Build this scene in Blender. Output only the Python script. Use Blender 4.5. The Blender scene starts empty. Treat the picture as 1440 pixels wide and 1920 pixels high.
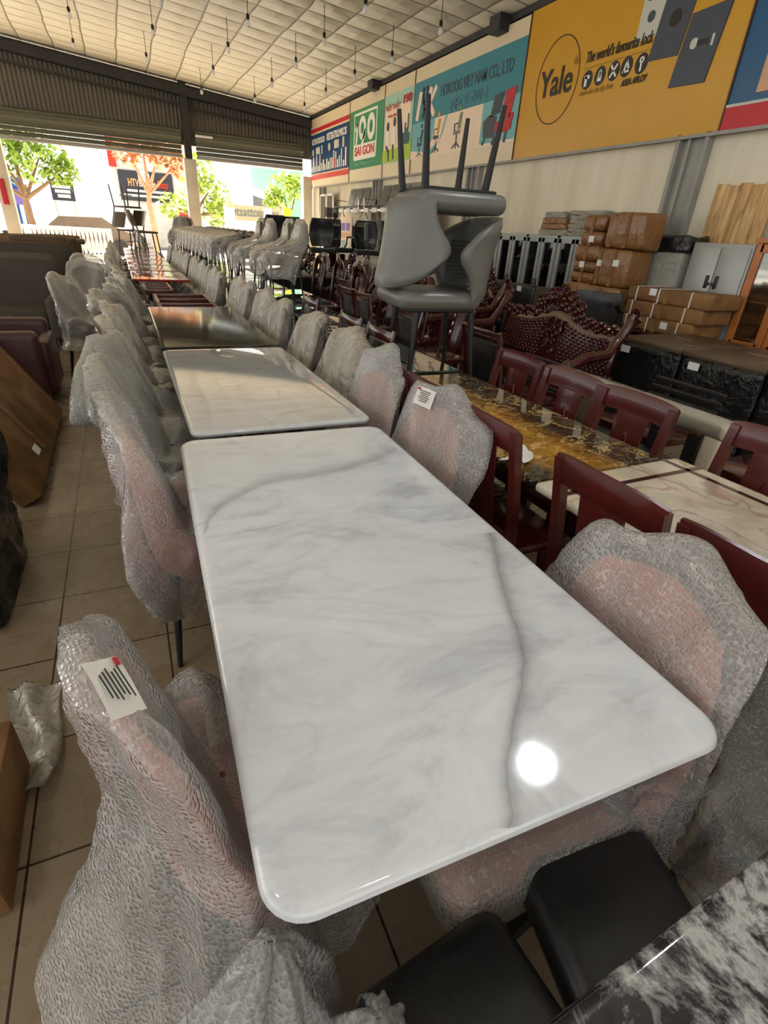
import bpy, bmesh, math, random
from math import pi, sin, cos, radians, sqrt, atan2
from mathutils import Vector, Matrix, noise
SC = bpy.context.scene
COL = SC.collection
# ---------------------------------------------------------------- camera (eye 1.5 m up, looking down the long hall)
EYE = Vector((0, 0, 1.5)); FPX = 977.0
M = Matrix(((0.91050263, -0.14876247, 0.38581692), (-0.40963563, -0.45181594, 0.792503), (0.05642353, -0.87962042, -0.47231801)))
cd = bpy.data.cameras.new('camera'); cam = bpy.data.objects.new('camera', cd); COL.objects.link(cam)
cd.sensor_fit = 'VERTICAL'; cd.sensor_height = 36; cd.lens = FPX / 1920 * 36; cd.clip_start = .02; cd.clip_end = 400
mw = Matrix.Identity(4)
for r in range(3):
    mw[r][0] = M[r][0]; mw[r][1] = -M[r][1]; mw[r][2] = -M[r][2]; mw[r][3] = EYE[r]
cam.matrix_world = mw
SC.camera = cam
def ray(px, py): return M @ Vector((px - 720, py - 960, FPX))
def pz(px, py, z): r = ray(px, py); return EYE + r * ((z - EYE.z) / r.z)
def pxx(px, py, x): r = ray(px, py); return EYE + r * (x / r.x)
def pyy(px, py, y): r = ray(px, py); return EYE + r * (y / r.y)
# ---------------------------------------------------------------- light
SC.view_settings.view_transform = 'Standard'; SC.view_settings.look = 'None'
SC.view_settings.gamma = 1; SC.view_settings.use_curve_mapping = False
SC.view_settings.exposure = 0.14
SC.cycles.transparent_max_bounces = 24; SC.cycles.max_bounces = 7; SC.cycles.diffuse_bounces = 4
SC.cycles.use_denoising = True
SC.cycles.sample_clamp_indirect = 6
W = bpy.data.worlds.new('sky'); SC.world = W; W.use_nodes = True
wn = W.node_tree.nodes; wb = wn['Background']; wb.inputs[0].default_value = (1.0, .985, .95, 1); wb.inputs[1].default_value = 1.15
def lamp(name, typ, loc, power, color=(1, 1, 1), rot=(0, 0, 0), size=None, sy=None):
    l = bpy.data.lights.new(name, typ); o = bpy.data.objects.new(name, l); COL.objects.link(o)
    o.location = loc; o.rotation_euler = rot; l.energy = power; l.color = color
    if typ == 'AREA':
        l.shape = 'RECTANGLE'; l.size = size; l.size_y = sy
    elif typ == 'SUN': l.angle = size
    elif size: l.shadow_soft_size = size
    return o
lamp('sun', 'SUN', (0, 30, 20), 28, (1, .95, .86), (radians(38), 0, radians(200)), .02)
# daylight through the openings of the hall: the street side and the side street; the lamp behind the camera is added fill
lamp('side_street_daylight', 'AREA', (-10.5, 8, 2.1), 170, (1, .98, .94), (0, radians(-90), 0), 3.2, 22)
lamp('rear_fill_light', 'AREA', (0, -7.6, 2.4), 30, (.96, .98, 1), (radians(90), 0, 0), 12, 3.6)  # unseen fill lamp added behind the camera
lamp('street_daylight', 'AREA', (1.8, 25.5, 7.5), 800, (1, .97, .92), (radians(-58), 0, 0), 12, 5)
LAMP = pz(1043, 1440, .75); LAMP = Vector((LAMP.x, LAMP.y, .75)) * (3.75 / .75)      # the lit bulb mirrored in the white table
for lx, ly, lz, p in ((LAMP.x, LAMP.y, LAMP.z, 230), (-2.0, .9, 4.4, 120), (.8, -1.8, 4.3, 60), (-3.6, -3, 4.4, 50)):  # the last three are added out of view for glints and fill
    lamp('bulb_light', 'POINT', (lx, ly, lz), p, (.86, .93, 1), size=.105)
# ---------------------------------------------------------------- helpers
class MB:
    def __init__(s): s.v = []; s.f = []
    def add(s, vs, fs, mat=None):
        b = len(s.v)
        s.v += [tuple(mat @ Vector(v)) if mat is not None else tuple(v) for v in vs]
        s.f += [tuple(b + i for i in f) for f in fs]
        return s
    def box(s, c, d, bev=0, mat=None, seg=2):
        if bev <= 0:
            x, y, z = [q / 2 for q in d]
            vs = [(c[0] + a * x, c[1] + b * y, c[2] + e * z) for a in (-1, 1) for b in (-1, 1) for e in (-1, 1)]
            return s.add(vs, [(0, 1, 3, 2), (4, 6, 7, 5), (0, 4, 5, 1), (2, 3, 7, 6), (0, 2, 6, 4), (1, 5, 7, 3)], mat)
        bm = bmesh.new(); bmesh.ops.create_cube(bm, size=1)
        for v in bm.verts: v.co = Vector((v.co.x * d[0], v.co.y * d[1], v.co.z * d[2]))
        bmesh.ops.bevel(bm, geom=bm.edges[:], offset=min(bev, min(d) * .49), segments=seg, profile=.5, affect='EDGES')
        for i, v in enumerate(bm.verts): v.index = i
        s.add([v.co + Vector(c) for v in bm.verts], [[v.index for v in f.verts] for f in bm.faces], mat); bm.free(); return s
    def bar(s, p, q, w, h, bev=0, up=(0, 0, 1)):     # rectangular bar from p to q
        p = Vector(p); q = Vector(q); z = (q - p); L = z.length; z.normalize(); u = Vector(up)
        x = u.cross(z)
        if x.length < 1e-4: x = Vector((1, 0, 0)).cross(z)
        x.normalize(); y = z.cross(x)
        m = Matrix(((x.x, y.x, z.x, (p.x + q.x) / 2), (x.y, y.y, z.y, (p.y + q.y) / 2), (x.z, y.z, z.z, (p.z + q.z) / 2), (0, 0, 0, 1)))
        return s.box((0, 0, 0), (w, h, L), bev, m)
    def tube(s, path, r, n=8, cap=True, rad=None, mat=None):
        P = [Vector(p) for p in path]; rings = []
        x = None
        for i, p in enumerate(P):
            t = (P[min(i + 1, len(P) - 1)] - P[max(i - 1, 0)]).normalized()
            if x is None:
                x = t.orthogonal().normalized()
            else:
                x = (x - t * x.dot(t)).normalized()
            y = t.cross(x); rr = rad[i] if rad else r
            rings.append([p + (x * cos(2 * pi * k / n) + y * sin(2 * pi * k / n)) * rr for k in range(n)])
        return s.loft(rings, cap, mat)
    def loft(s, rings, cap=True, mat=None, close=True):
        n = len(rings[0]); vs = [v for r in rings for v in r]; fs = []
        for i in range(len(rings) - 1):
            for k in range(n if close else n - 1):
                a = i * n + k; b = i * n + (k + 1) % n
                fs.append((a, b, b + n, a + n))
        if cap and close:
            fs.append(tuple(reversed(range(n)))); fs.append(tuple((len(rings) - 1) * n + k for k in range(n)))
        return s.add(vs, fs, mat)
    def lathe(s, prof, n=20, mat=None, c=(0, 0, 0)):
        return s.loft([[(c[0] + r * cos(2 * pi * k / n), c[1] + r * sin(2 * pi * k / n), c[2] + z) for k in range(n)] for r, z in prof], True, mat)
    def prism(s, poly, z0, z1, mat=None):            # poly in xy
        n = len(poly)
        return s.add([(x, y, z0) for x, y in poly] + [(x, y, z1) for x, y in poly],
                     [tuple(reversed(range(n))), tuple(range(n, 2 * n))] + [(k, (k + 1) % n, n + (k + 1) % n, n + k) for k in range(n)], mat)
    def grid(s, fn, nu, nv, mat=None):
        return s.add([fn(i / nu, j / nv) for i in range(nu + 1) for j in range(nv + 1)],
                     [(i * (nv + 1) + j, (i + 1) * (nv + 1) + j, (i + 1) * (nv + 1) + j + 1, i * (nv + 1) + j + 1) for i in range(nu) for j in range(nv)], mat)
    def slab(s, fn, nu, nv, th, mat=None):           # a grid given thickness along its normals
        g = [[Vector(fn(i / nu, j / nv)) for j in range(nv + 1)] for i in range(nu + 1)]
        top = []; bot = []
        for i in range(nu + 1):
            for j in range(nv + 1):
                du = g[min(i + 1, nu)][j] - g[max(i - 1, 0)][j]; dv = g[i][min(j + 1, nv)] - g[i][max(j - 1, 0)]
                n = du.cross(dv)
                n = n.normalized() if n.length > 1e-9 else Vector((0, 0, 1))
                e = 1 - .55 * (max(abs(2 * i / nu - 1), abs(2 * j / nv - 1)) > .999)
                top.append(g[i][j] + n * th / 2 * e); bot.append(g[i][j] - n * th / 2 * e)
        N = len(top); w = nv + 1; f = []
        for i in range(nu):
            for j in range(nv):
                a = i * w + j; q = (a, a + w, a + w + 1, a + 1)
                f.append(q); f.append(tuple(N + k for k in reversed(q)))
        for i in range(nu):
            for j in (0, nv):
                a = i * w + j; b = a + w
                f.append((a, b, b + N, a + N) if j else (b, a, a + N, b + N))
        for j in range(nv):
            for i in (0, nu):
                a = i * w + j; b = a + 1
                f.append((b, a, a + N, b + N) if i else (a, b, b + N, a + N))
        return s.add(top + bot, f, mat)
    def ball(s, c, r, n=8, m=5, sq=(1, 1, 1)):
        rings = [[(c[0] + sq[0] * r * sin(pi * (i + .02) / (m + .04)) * cos(2 * pi * k / n), c[1] + sq[1] * r * sin(pi * (i + .02) / (m + .04)) * sin(2 * pi * k / n), c[2] - sq[2] * r * cos(pi * (i + .02) / (m + .04))) for k in range(n)] for i in range(m + 1)]
        return s.loft(rings)
    def curl(s, c, R, r, turns=1.4, ax=0, flip=1, n=5, st=12):  # a carved scroll in the plane across axis ax
        pts = []
        for i in range(st + 1):
            t = i / st; a = t * turns * 2 * pi; q = R * (1 - .75 * t)
            u, w = q * cos(a) * flip, q * sin(a)
            pts.append((c[0], c[1] + u, c[2] + w) if ax == 0 else (c[0] + u, c[1], c[2] + w))
        return s.tube(pts, r, n, True, [r * (1 - .4 * i / st) for i in range(st + 1)])
    def build(s, name, mat, parent=None, smooth=True, ang=40, loc=None, rot=None):
        me = bpy.data.meshes.new(name); me.from_pydata(s.v, [], s.f); me.update()
        bm = bmesh.new(); bm.from_mesh(me); bmesh.ops.recalc_face_normals(bm, faces=bm.faces[:]); bm.to_mesh(me); bm.free()
        if smooth:
            me.shade_smooth(); me.set_sharp_from_angle(angle=radians(ang))
        o = bpy.data.objects.new(name, me); COL.objects.link(o)
        if mat is not None: me.materials.append(MAT[mat] if isinstance(mat, str) else mat)
        if parent is not None: o.parent = parent
        if loc is not None: o.location = loc
        if rot is not None: o.rotation_euler = rot
        return o
def thing(name, label, cat, loc=(0, 0, 0), rotz=0, group=None):
    o = bpy.data.objects.new(name, None); COL.objects.link(o); o.empty_display_size = .05
    o.location = loc; o.rotation_euler = (0, 0, rotz); o['label'] = label; o['category'] = cat
    if group: o['group'] = group
    return o
def tag(o, label, cat, group=None, kind=None):
    o['label'] = label; o['category'] = cat
    if group: o['group'] = group
    if kind: o['kind'] = kind
    return o
def struct(o, label=None):
    o['kind'] = 'structure'
    if label: o['label'] = label
    return o
def kids(o): return [c for c in ALLKIDS().get(o.name, [])]
def ALLKIDS():
    d = {}
    for q in bpy.data.objects:
        if q.parent: d.setdefault(q.parent.name, []).append(q)
    return d
def dup(root, loc, rotz, label, group=None, skip=(), mats=None, scale=None):
    km = ALLKIDS()
    r = root.copy(); COL.objects.link(r); r.location = loc; r.rotation_euler = (0, 0, rotz); r['label'] = label
    if group: r['group'] = group
    if scale: r.scale = scale
    def rec(src, dst):
        for ch in km.get(src.name, []):
            if ch.name.split('.')[0] in skip: continue
            c = ch.copy(); COL.objects.link(c); c.parent = dst
            if mats and ch.name.split('.')[0] in mats and c.data:
                c.material_slots[0].link = 'OBJECT'; c.material_slots[0].material = MAT[mats[ch.name.split('.')[0]]]
            rec(ch, c)
    rec(root, r)
    return r
ORD = 'first second third fourth fifth sixth seventh eighth ninth tenth eleventh twelfth thirteenth fourteenth fifteenth sixteenth seventeenth eighteenth nineteenth twentieth'.split()
# ---------------------------------------------------------------- materials
MAT = {}
class NT:
    def __init__(s, name):
        s.m = bpy.data.materials.new(name); s.m.use_nodes = True; s.t = s.m.node_tree; s.n = s.t.nodes
        s.p = s.n['Principled BSDF']; s.out = s.n['Material Output']; MAT[name] = s.m
    def N(s, typ, **k):
        n = s.n.new('ShaderNode' + typ)
        for a, b in k.items():
            if a.startswith('i_'):
                q = a[2:]; n.inputs[int(q) if q.isdigit() else q.replace('_', ' ')].default_value = b
            else: setattr(n, a, b)
        return n
    def L(s, a, b): s.t.links.new(a, b)
    def co(s, kind='Object', scale=(1, 1, 1), loc=(0, 0, 0)):
        c = s.N('TexCoord'); mp = s.N('Mapping'); s.L(c.outputs[kind], mp.inputs[0])
        mp.inputs['Scale'].default_value = scale; mp.inputs['Location'].default_value = loc
        return mp.outputs[0]
    def noise(s, vec, scale, detail=3, rough=.55, dist=0):
        n = s.N('TexNoise'); n.inputs['Scale'].default_value = scale; n.inputs['Detail'].default_value = detail
        n.inputs['Roughness'].default_value = rough; n.inputs['Distortion'].default_value = dist
        if vec is not None: s.L(vec, n.inputs['Vector'])
        return n.outputs[0]
    def math(s, op, a, b=None, c=None, clamp=False):
        n = s.N('Math', operation=op, use_clamp=clamp)
        for i, q in enumerate((a, b, c)):
            if q is None: continue
            if isinstance(q, (int, float)): n.inputs[i].default_value = q
            else: s.L(q, n.inputs[i])
        return n.outputs[0]
    def ramp(s, fac, stops, interp='LINEAR'):
        r = s.N('ValToRGB'); cr = r.color_ramp; cr.interpolation = interp
        while len(cr.elements) < len(stops): cr.elements.new(.5)
        for e, (p, c) in zip(cr.elements, stops):
            e.position = p; e.color = (*c, 1) if len(c) == 3 else c
        s.L(fac, r.inputs[0]); return r.outputs[0]
    def mix(s, fac, a, b, blend='MIX'):
        n = s.N('Mix', data_type='RGBA', blend_type=blend)
        for sock, q in ((n.inputs[0], fac), (n.inputs[6], a), (n.inputs[7], b)):
            if isinstance(q, (int, float)): sock.default_value = q
            elif isinstance(q, tuple): sock.default_value = (*q, 1)
            else: s.L(q, sock)
        return n.outputs[2]
    def bump(s, h, strength=.3, dist=.01):
        b = s.N('Bump'); b.inputs['Strength'].default_value = strength; b.inputs['Distance'].default_value = dist
        s.L(h, b.inputs['Height']); s.L(b.outputs[0], s.p.inputs['Normal']); return b.outputs[0]
    def base(s, c):
        if isinstance(c, tuple): s.p.inputs['Base Color'].default_value = (*c, 1)
        else: s.L(c, s.p.inputs['Base Color'])
        return s
    def set(s, rough=None, metal=None, spec=None, coat=None, alpha=None, sheen=None, trans=None, ior=None):
        for k, v in (('Roughness', rough), ('Metallic', metal), ('Specular IOR Level', spec), ('Coat Weight', coat), ('Alpha', alpha), ('Sheen Weight', sheen), ('Transmission Weight', trans), ('IOR', ior)):
            if v is not None: s.p.inputs[k].default_value = v
        return s
def srgb(r, g, b):
    f = lambda c: (c / 255 / 12.92) if c <= 10 else ((c / 255 + .055) / 1.055) ** 2.4
    return (f(r), f(g), f(b))
def plain(name, c, rough=.5, metal=0, spec=.5, var=0, scale=20, bump=0, coat=0, sheen=0):
    t = NT(name); t.set(rough, metal, spec, coat, sheen=sheen)
    if var or bump:
        n = t.noise(t.co(), scale, 4)
        if var: t.base(t.mix(t.ramp(n, [(.3, (0, 0, 0)), (.7, (1, 1, 1))]), tuple(q * (1 - var) for q in c), tuple(min(1, q * (1 + var)) for q in c)))
        else: t.base(c)
        if bump: t.bump(n, bump, .004)
    else: t.base(c)
    return t
# --- plain surfaces
plain('dark_steel', (.012, .012, .013), .45, .2)
plain('steel_black', (.02, .019, .018), .6, 0, var=.3, scale=3)
plain('chrome', (.75, .75, .74), .18, 1)
plain('black_plastic', (.012, .012, .013), .4)
plain('black_leather', (.02, .02, .021), .34, var=.2, scale=40, bump=.2)
plain('black_fabric', (.013, .013, .015), .85, var=.3, scale=200, sheen=.2)
plain('pink_velvet', srgb(206, 138, 124), .75, var=.15, scale=30, sheen=.4)
plain('teal_fabric', srgb(70, 84, 86), .8, var=.2, scale=60)
plain('grey_fabric', srgb(92, 85, 75), .85, var=.15, scale=60, bump=.2)
plain('taupe_fabric', srgb(96, 86, 74), .9, var=.15, scale=50, bump=.3)
plain('brown_fabric', srgb(106, 88, 70), .9, var=.15, scale=50, bump=.3)
plain('charcoal_fabric', srgb(72, 65, 57), .9, var=.15, scale=50, bump=.3)
plain('plum_leather', srgb(74, 42, 42), .4, var=.2, scale=9, bump=.15)
plain('grey_leather', srgb(104, 104, 99), .33, var=.06, scale=6, bump=.06)
plain('cream_leather', srgb(206, 196, 174), .3, var=.06, scale=8, bump=.15)
plain('red_wood', srgb(78, 21, 19), .28, var=.25, scale=5, coat=.3)
plain('dark_wood', srgb(58, 17, 13), .2, var=.3, scale=5, coat=.5)
plain('carved_wood', srgb(64, 19, 15), .17, var=.35, scale=14, coat=.6)
plain('walnut_top', srgb(84, 68, 52), .35, var=.15, scale=4)
plain('brown_gloss', srgb(112, 62, 42), .14, var=.15, scale=5, coat=.4)
plain('red_gloss', srgb(150, 28, 24), .1, var=.1, scale=4, coat=.6)
plain('orange_wood', srgb(178, 108, 52), .35, var=.15, scale=7)
plain('white_paper', (.8, .79, .75), .7)
plain('white_paint', (.78, .76, .7), .5)
plain('ink', (.02, .02, .02), .7)
plain('post_paint', srgb(214, 204, 184), .7, var=.08, scale=3)
plain('grey_metal', srgb(158, 160, 156), .32, .25, var=.05, scale=3)
plain('grey_column', srgb(150, 148, 140), .6, var=.12, scale=3)
plain('sand_ground', srgb(190, 180, 165), .9, var=.1, scale=2)
plain('asphalt', srgb(120, 118, 116), .9, var=.1, scale=2)
plain('bark', srgb(150, 120, 92), .9, var=.25, scale=12)
plain('orange_bark', srgb(206, 160, 122), .9, var=.2, scale=12)
plain('gold_metal', (.75, .5, .18), .25, 1)
for n_, c_ in dict(sign_yellow=(203, 150, 33), sign_green=(52, 140, 92), sign_teal=(46, 128, 140), sign_navy=(28, 62, 104), sign_cream=(222, 204, 170), sign_red=(206, 60, 52), sign_pink=(240, 216, 190),
                   sign_mint=(160, 200, 176), sign_white=(238, 234, 220), sign_black=(26, 22, 22), sign_grey=(120, 124, 120), sign_blue=(24, 86, 128), sign_crimson=(188, 32, 44), sign_lime=(170, 196, 60),
                   sign_sky=(112, 176, 178), sign_silver=(196, 196, 182), sign_brown=(70, 40, 22), sign_ochre=(160, 116, 26), sign_olive=(122, 140, 92), sign_skin=(206, 160, 120), sign_slate=(62, 68, 80), sign_dim=(70, 108, 112)).items():
    plain(n_, srgb(*c_), .45, var=.03, scale=3)
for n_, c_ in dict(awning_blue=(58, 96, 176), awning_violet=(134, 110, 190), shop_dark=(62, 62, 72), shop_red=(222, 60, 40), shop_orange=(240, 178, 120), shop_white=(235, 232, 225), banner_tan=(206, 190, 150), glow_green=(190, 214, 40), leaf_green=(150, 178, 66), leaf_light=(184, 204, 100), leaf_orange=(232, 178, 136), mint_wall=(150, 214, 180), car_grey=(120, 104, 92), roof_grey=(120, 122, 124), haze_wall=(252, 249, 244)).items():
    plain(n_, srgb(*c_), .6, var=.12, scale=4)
# --- floor: beige 40 cm tiles with dark joints
t = NT('floor_tile'); v = t.co('Object', (1, 1, 1), (.457, -1.835, 0))
br = t.N('TexBrick', offset=0, squash=1); t.L(v, br.inputs['Vector'])
for k, q in (('Scale', 1), ('Mortar Size', .0035), ('Mortar Smooth', .1), ('Brick Width', .4), ('Row Height', .4), ('Bias', 0)): br.inputs[k].default_value = q
br.inputs['Color1'].default_value = (*srgb(160, 144, 122), 1); br.inputs['Color2'].default_value = (*srgb(150, 134, 112), 1); br.inputs['Mortar'].default_value = (*srgb(58, 40, 30), 1)
n1 = t.ramp(t.noise(v, 3.2, 6, .62, .8), [(.32, srgb(196, 172, 150)), (.5, (.78, .78, .78)), (.7, srgb(214, 216, 196))])
t.base(t.mix(.75, br.outputs[0], n1, 'MULTIPLY')).set(.28, spec=.4)
t.L(t.math('MULTIPLY_ADD', t.noise(v, 9, 3), .25, .16), t.p.inputs['Roughness'])
# --- ceiling: quilted insulation sheets under a wire net
t = NT('quilted_sheet'); v = t.co('Object', (1, 1, 1))
sx = t.N('SeparateXYZ'); t.L(v, sx.inputs[0])
fx = t.math('PINGPONG', t.math('DIVIDE', t.math('ADD', sx.outputs[0], t.math('MULTIPLY', t.noise(v, .5, 2), .16)), .74), .5)
fy = t.math('PINGPONG', t.math('DIVIDE', t.math('ADD', sx.outputs[1], t.math('MULTIPLY', t.noise(v, .6, 2), .2)), .6), .5)
puff = t.math('MULTIPLY', t.math('POWER', t.math('MULTIPLY', fx, 2), .55), t.math('POWER', t.math('MULTIPLY', fy, 2), .55))
wr = t.noise(v, 5, 4)
line = t.math('MINIMUM', fx, t.math('MULTIPLY', fy, .7))
t.base(t.mix(t.ramp(line, [(.0, (0, 0, 0)), (.035, (1, 1, 1))]), srgb(104, 95, 76), t.mix(wr, srgb(214, 204, 180), srgb(232, 226, 206)))).set(.55)
t.bump(t.math('ADD', puff, t.math('MULTIPLY', wr, .25)), .9, .1)
# --- walls
t = NT('plaster'); v = t.co()
s1 = t.ramp(t.noise(t.co('Object', (1, .9, .14)), 2.2, 6, .6), [(.3, srgb(206, 196, 170)), (.55, srgb(224, 215, 192)), (.75, srgb(230, 222, 202))])
t.base(t.mix(t.ramp(t.noise(v, 7, 5, .7), [(.62, (0, 0, 0)), (.75, (.4, .4, .4))]), s1, srgb(170, 158, 132))).set(.85)
t = NT('corrugated'); v = t.co(); sx = t.N('SeparateXYZ'); t.L(v, sx.inputs[0])
wv = t.math('SINE', t.math('MULTIPLY', sx.outputs[0], 2 * pi / .11))
t.base(t.mix(t.noise(t.co('Object', (8, 1, .5)), 2, 3), srgb(84, 78, 66), srgb(104, 98, 84))).set(.6, .2); t.bump(wv, .9, .012)
t = NT('shutter'); v = t.co(); sx = t.N('SeparateXYZ'); t.L(v, sx.inputs[0])
t.base(srgb(90, 92, 76)).set(.5, .2); t.bump(t.math('SINE', t.math('MULTIPLY', sx.outputs[2], 2 * pi / .09)), .9, .012)
# --- marbles (object space, metres)
def veins(t, v, scale, width, dist=1.2, detail=5, warp=.6):
    nz = t.noise(v, scale * .7, detail, .6)
    d = t.N('VectorMath', operation='MULTIPLY_ADD'); c = t.N('CombineXYZ'); t.L(nz, c.inputs[0]); t.L(t.noise(v, scale * .9, 3), c.inputs[1])
    t.L(c.outputs[0], d.inputs[0]); d.inputs[1].default_value = (warp, warp, 0); t.L(v, d.inputs[2])
    n = t.noise(d.outputs[0], scale, detail, .55, dist)
    return t.math('SMOOTH_MIN', t.math('DIVIDE', t.math('ABSOLUTE', t.math('SUBTRACT', n, .5)), width), 1, .2)
def curve_vein(t, ux, uy, pts, lo, hi, w):     # a vein that follows a hand-set curve u = f(v)
    fc = t.N('FloatCurve'); cm = fc.mapping; c = cm.curves[0]
    a = t.math('DIVIDE', t.math('SUBTRACT', uy, lo), hi - lo, clamp=True); t.L(a, fc.inputs['Value'])
    P = [((y - lo) / (hi - lo), x * .5 + .5) for y, x in pts]; P.sort()
    c.points[0].location = P[0]; c.points[1].location = P[-1]
    for q in P[1:-1]: c.points.new(*q)
    cm.update()
    f = t.math('MULTIPLY_ADD', fc.outputs[0], 2, -1)
    dd = t.math('DIVIDE', t.math('ABSOLUTE', t.math('SUBTRACT', ux, f)), w)
    e = t.math('SUBTRACT', 1, dd, clamp=True)
    inside = t.math('MULTIPLY', t.math('GREATER_THAN', uy, lo), t.math('LESS_THAN', uy, hi))
    return t.math('MULTIPLY', t.math('POWER', e, 2), inside)
def white_marble(name, curves, tone=(230, 235, 241), vein=.13, gloss=False):
    t = NT(name); v = t.co(); sx = t.N('SeparateXYZ')
    wz = t.N('VectorMath', operation='MULTIPLY_ADD'); nn = t.N('TexNoise'); nn.inputs['Scale'].default_value = 3.5; nn.inputs['Detail'].default_value = 5; t.L(v, nn.inputs['Vector'])
    t.L(nn.outputs['Color'], wz.inputs[0]); wz.inputs[1].default_value = (.11, .11, 0); t.L(v, wz.inputs[2]); t.L(wz.outputs[0], sx.inputs[0])
    soft = t.ramp(t.noise(t.co('Object', (1.2, 2.2, 1)), 1.9, 7, .66, 1.6), [(.3, srgb(194, 199, 208)), (.47, srgb(222, 227, 234)), (.62, srgb(*tone))])
    f = veins(t, t.co('Object', (.8, 1.9, 1)), 1.1, .03, 1.2)
    c = t.mix(t.math('MULTIPLY', t.math('SUBTRACT', 1, f, clamp=True), vein), soft, srgb(150, 152, 160))
    for pts, lo, hi, w, k, ax in curves:
        e = curve_vein(t, sx.outputs[0 if ax == 'x' else 1], sx.outputs[1 if ax == 'x' else 0], pts, lo, hi, w)
        c = t.mix(t.math('MULTIPLY', e, k), c, srgb(104, 106, 114))
    t.base(c if not gloss else t.mix(.45, c, srgb(*tone))).set(.03 if gloss else .07, spec=1 if gloss else .7, coat=1 if gloss else .6); t.p.inputs['Coat Roughness'].default_value = .02
T1C = Vector((.481, 1.169, 0)); T1R = -math.atan(.033)
def t1loc(px, py):
    p = pz(px, py, .75) - T1C; c, s = cos(-T1R), sin(-T1R); return (c * p.x - s * p.y + .055, s * p.x + c * p.y + .055)
va = [t1loc(*q) for q in ((920, 1000), (930, 1060), (950, 1120), (968, 1200), (972, 1280), (962, 1360), (946, 1430), (946, 1500), (950, 1545))]
vb = [t1loc(*q) for q in ((376, 990), (395, 955), (440, 925), (510, 900), (590, 885), (660, 868), (745, 838))]
white_marble('marble_white', [([(y, x) for x, y in va], min(y for x, y in va), max(y for x, y in va), .03, .55, 'x'),
                              ([(y, x + .012) for x, y in va], min(y for x, y in va), max(y for x, y in va), .085, .3, 'x'),
                              ([(x, y) for x, y in vb], min(x for x, y in vb), max(x for x, y in vb), .07, .3, 'y'),
                              ([(x, y - .02) for x, y in vb], min(x for x, y in vb), max(x for x, y in vb), .03, .28, 'y')])
white_marble('marble_pale', [], (196, 196, 192), .05, True)
t = NT('marble_green'); v = t.co('Object', (.7, 2.4, 1))
t.base(t.ramp(t.noise(v, 2.6, 8, .62, 1.2), [(.3, srgb(16, 18, 14)), (.48, srgb(40, 42, 34)), (.62, srgb(84, 84, 70)), (.8, srgb(36, 36, 30))])).set(.1, spec=.22)
t = NT('marble_gold'); v = t.co('Object', (1, 1, 1)); sx = t.N('SeparateXYZ'); t.L(v, sx.inputs[0])
f1 = veins(t, v, 3.2, .02, 1.5); f2 = veins(t, t.co('Object', (1, 1, 1), (3, 5, 0)), 7, .03, 1)
nz = t.noise(v, 5, 8, .65, 1)
band = t.ramp(t.math('ADD', t.math('ABSOLUTE', t.math('ADD', sx.outputs[0], .06)), t.math('MULTIPLY', t.noise(v, 9, 4), .12)), [(.2, (0, 0, 0)), (.25, (1, 1, 1))])
gold = t.ramp(nz, [(.3, srgb(70, 46, 16)), (.5, srgb(140, 98, 34)), (.7, srgb(172, 128, 54))]); dark = t.ramp(nz, [(.3, srgb(20, 16, 12)), (.6, srgb(58, 46, 34)), (.75, srgb(92, 74, 54))])
c = t.mix(band, gold, dark)
c = t.mix(t.math('MULTIPLY', t.math('SUBTRACT', 1, f1, clamp=True), .8), c, srgb(226, 196, 132)); c = t.mix(t.math('MULTIPLY', t.math('SUBTRACT', 1, f2, clamp=True), .35), c, srgb(210, 180, 120))
t.base(c).set(.07, coat=.4)
t = NT('marble_onyx'); v = t.co()
c = t.ramp(t.noise(v, 2.4, 6, .6, 1.4), [(.3, srgb(176, 164, 140)), (.5, srgb(208, 200, 180)), (.7, srgb(222, 216, 200))])
f1 = veins(t, t.co('Object', (1.6, 1, 1), (2, 1, 0)), 1.6, .03, 1.5)
t.base(t.mix(t.math('MULTIPLY', t.math('SUBTRACT', 1, f1, clamp=True), .55), c, srgb(150, 96, 80))).set(.1, coat=.3)
t = NT('marble_black'); v = t.co('Object', (1, 1, 1), (.35, .2, 0))
big = t.noise(v, 4.0, 9, .7, .7)
c = t.ramp(big, [(.36, srgb(20, 19, 25)), (.515, srgb(34, 33, 40)), (.545, srgb(120, 120, 124)), (.58, srgb(190, 190, 190)), (.63, srgb(120, 120, 124)), (.68, srgb(30, 29, 36))])
f1 = veins(t, v, 3, .02, 2)
t.base(t.mix(t.math('MULTIPLY', t.math('SUBTRACT', 1, f1, clamp=True), .5), c, srgb(170, 170, 172))).set(.08, coat=.3)
t = NT('glass_green'); t.base(srgb(34, 42, 34)).set(.03, spec=.8, coat=1); t.p.inputs['Coat Roughness'].default_value = .02
# --- clear glass panes
t = NT('pane'); t.base((.8, .86, .84)).set(.04); g = t.N('BsdfTransparent'); g.inputs[0].default_value = (.86, .9, .88, 1)
mx = t.N('MixShader'); gl = t.N('BsdfGlossy'); gl.inputs['Roughness'].default_value = .04
lw = t.N('Fresnel'); lw.inputs[0].default_value = 1.5
t.L(t.math('ADD', lw.outputs[0], .06), mx.inputs[0]); t.L(g.outputs[0], mx.inputs[1]); t.L(gl.outputs[0], mx.inputs[2]); t.L(mx.outputs[0], t.out.inputs[0])
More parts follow.
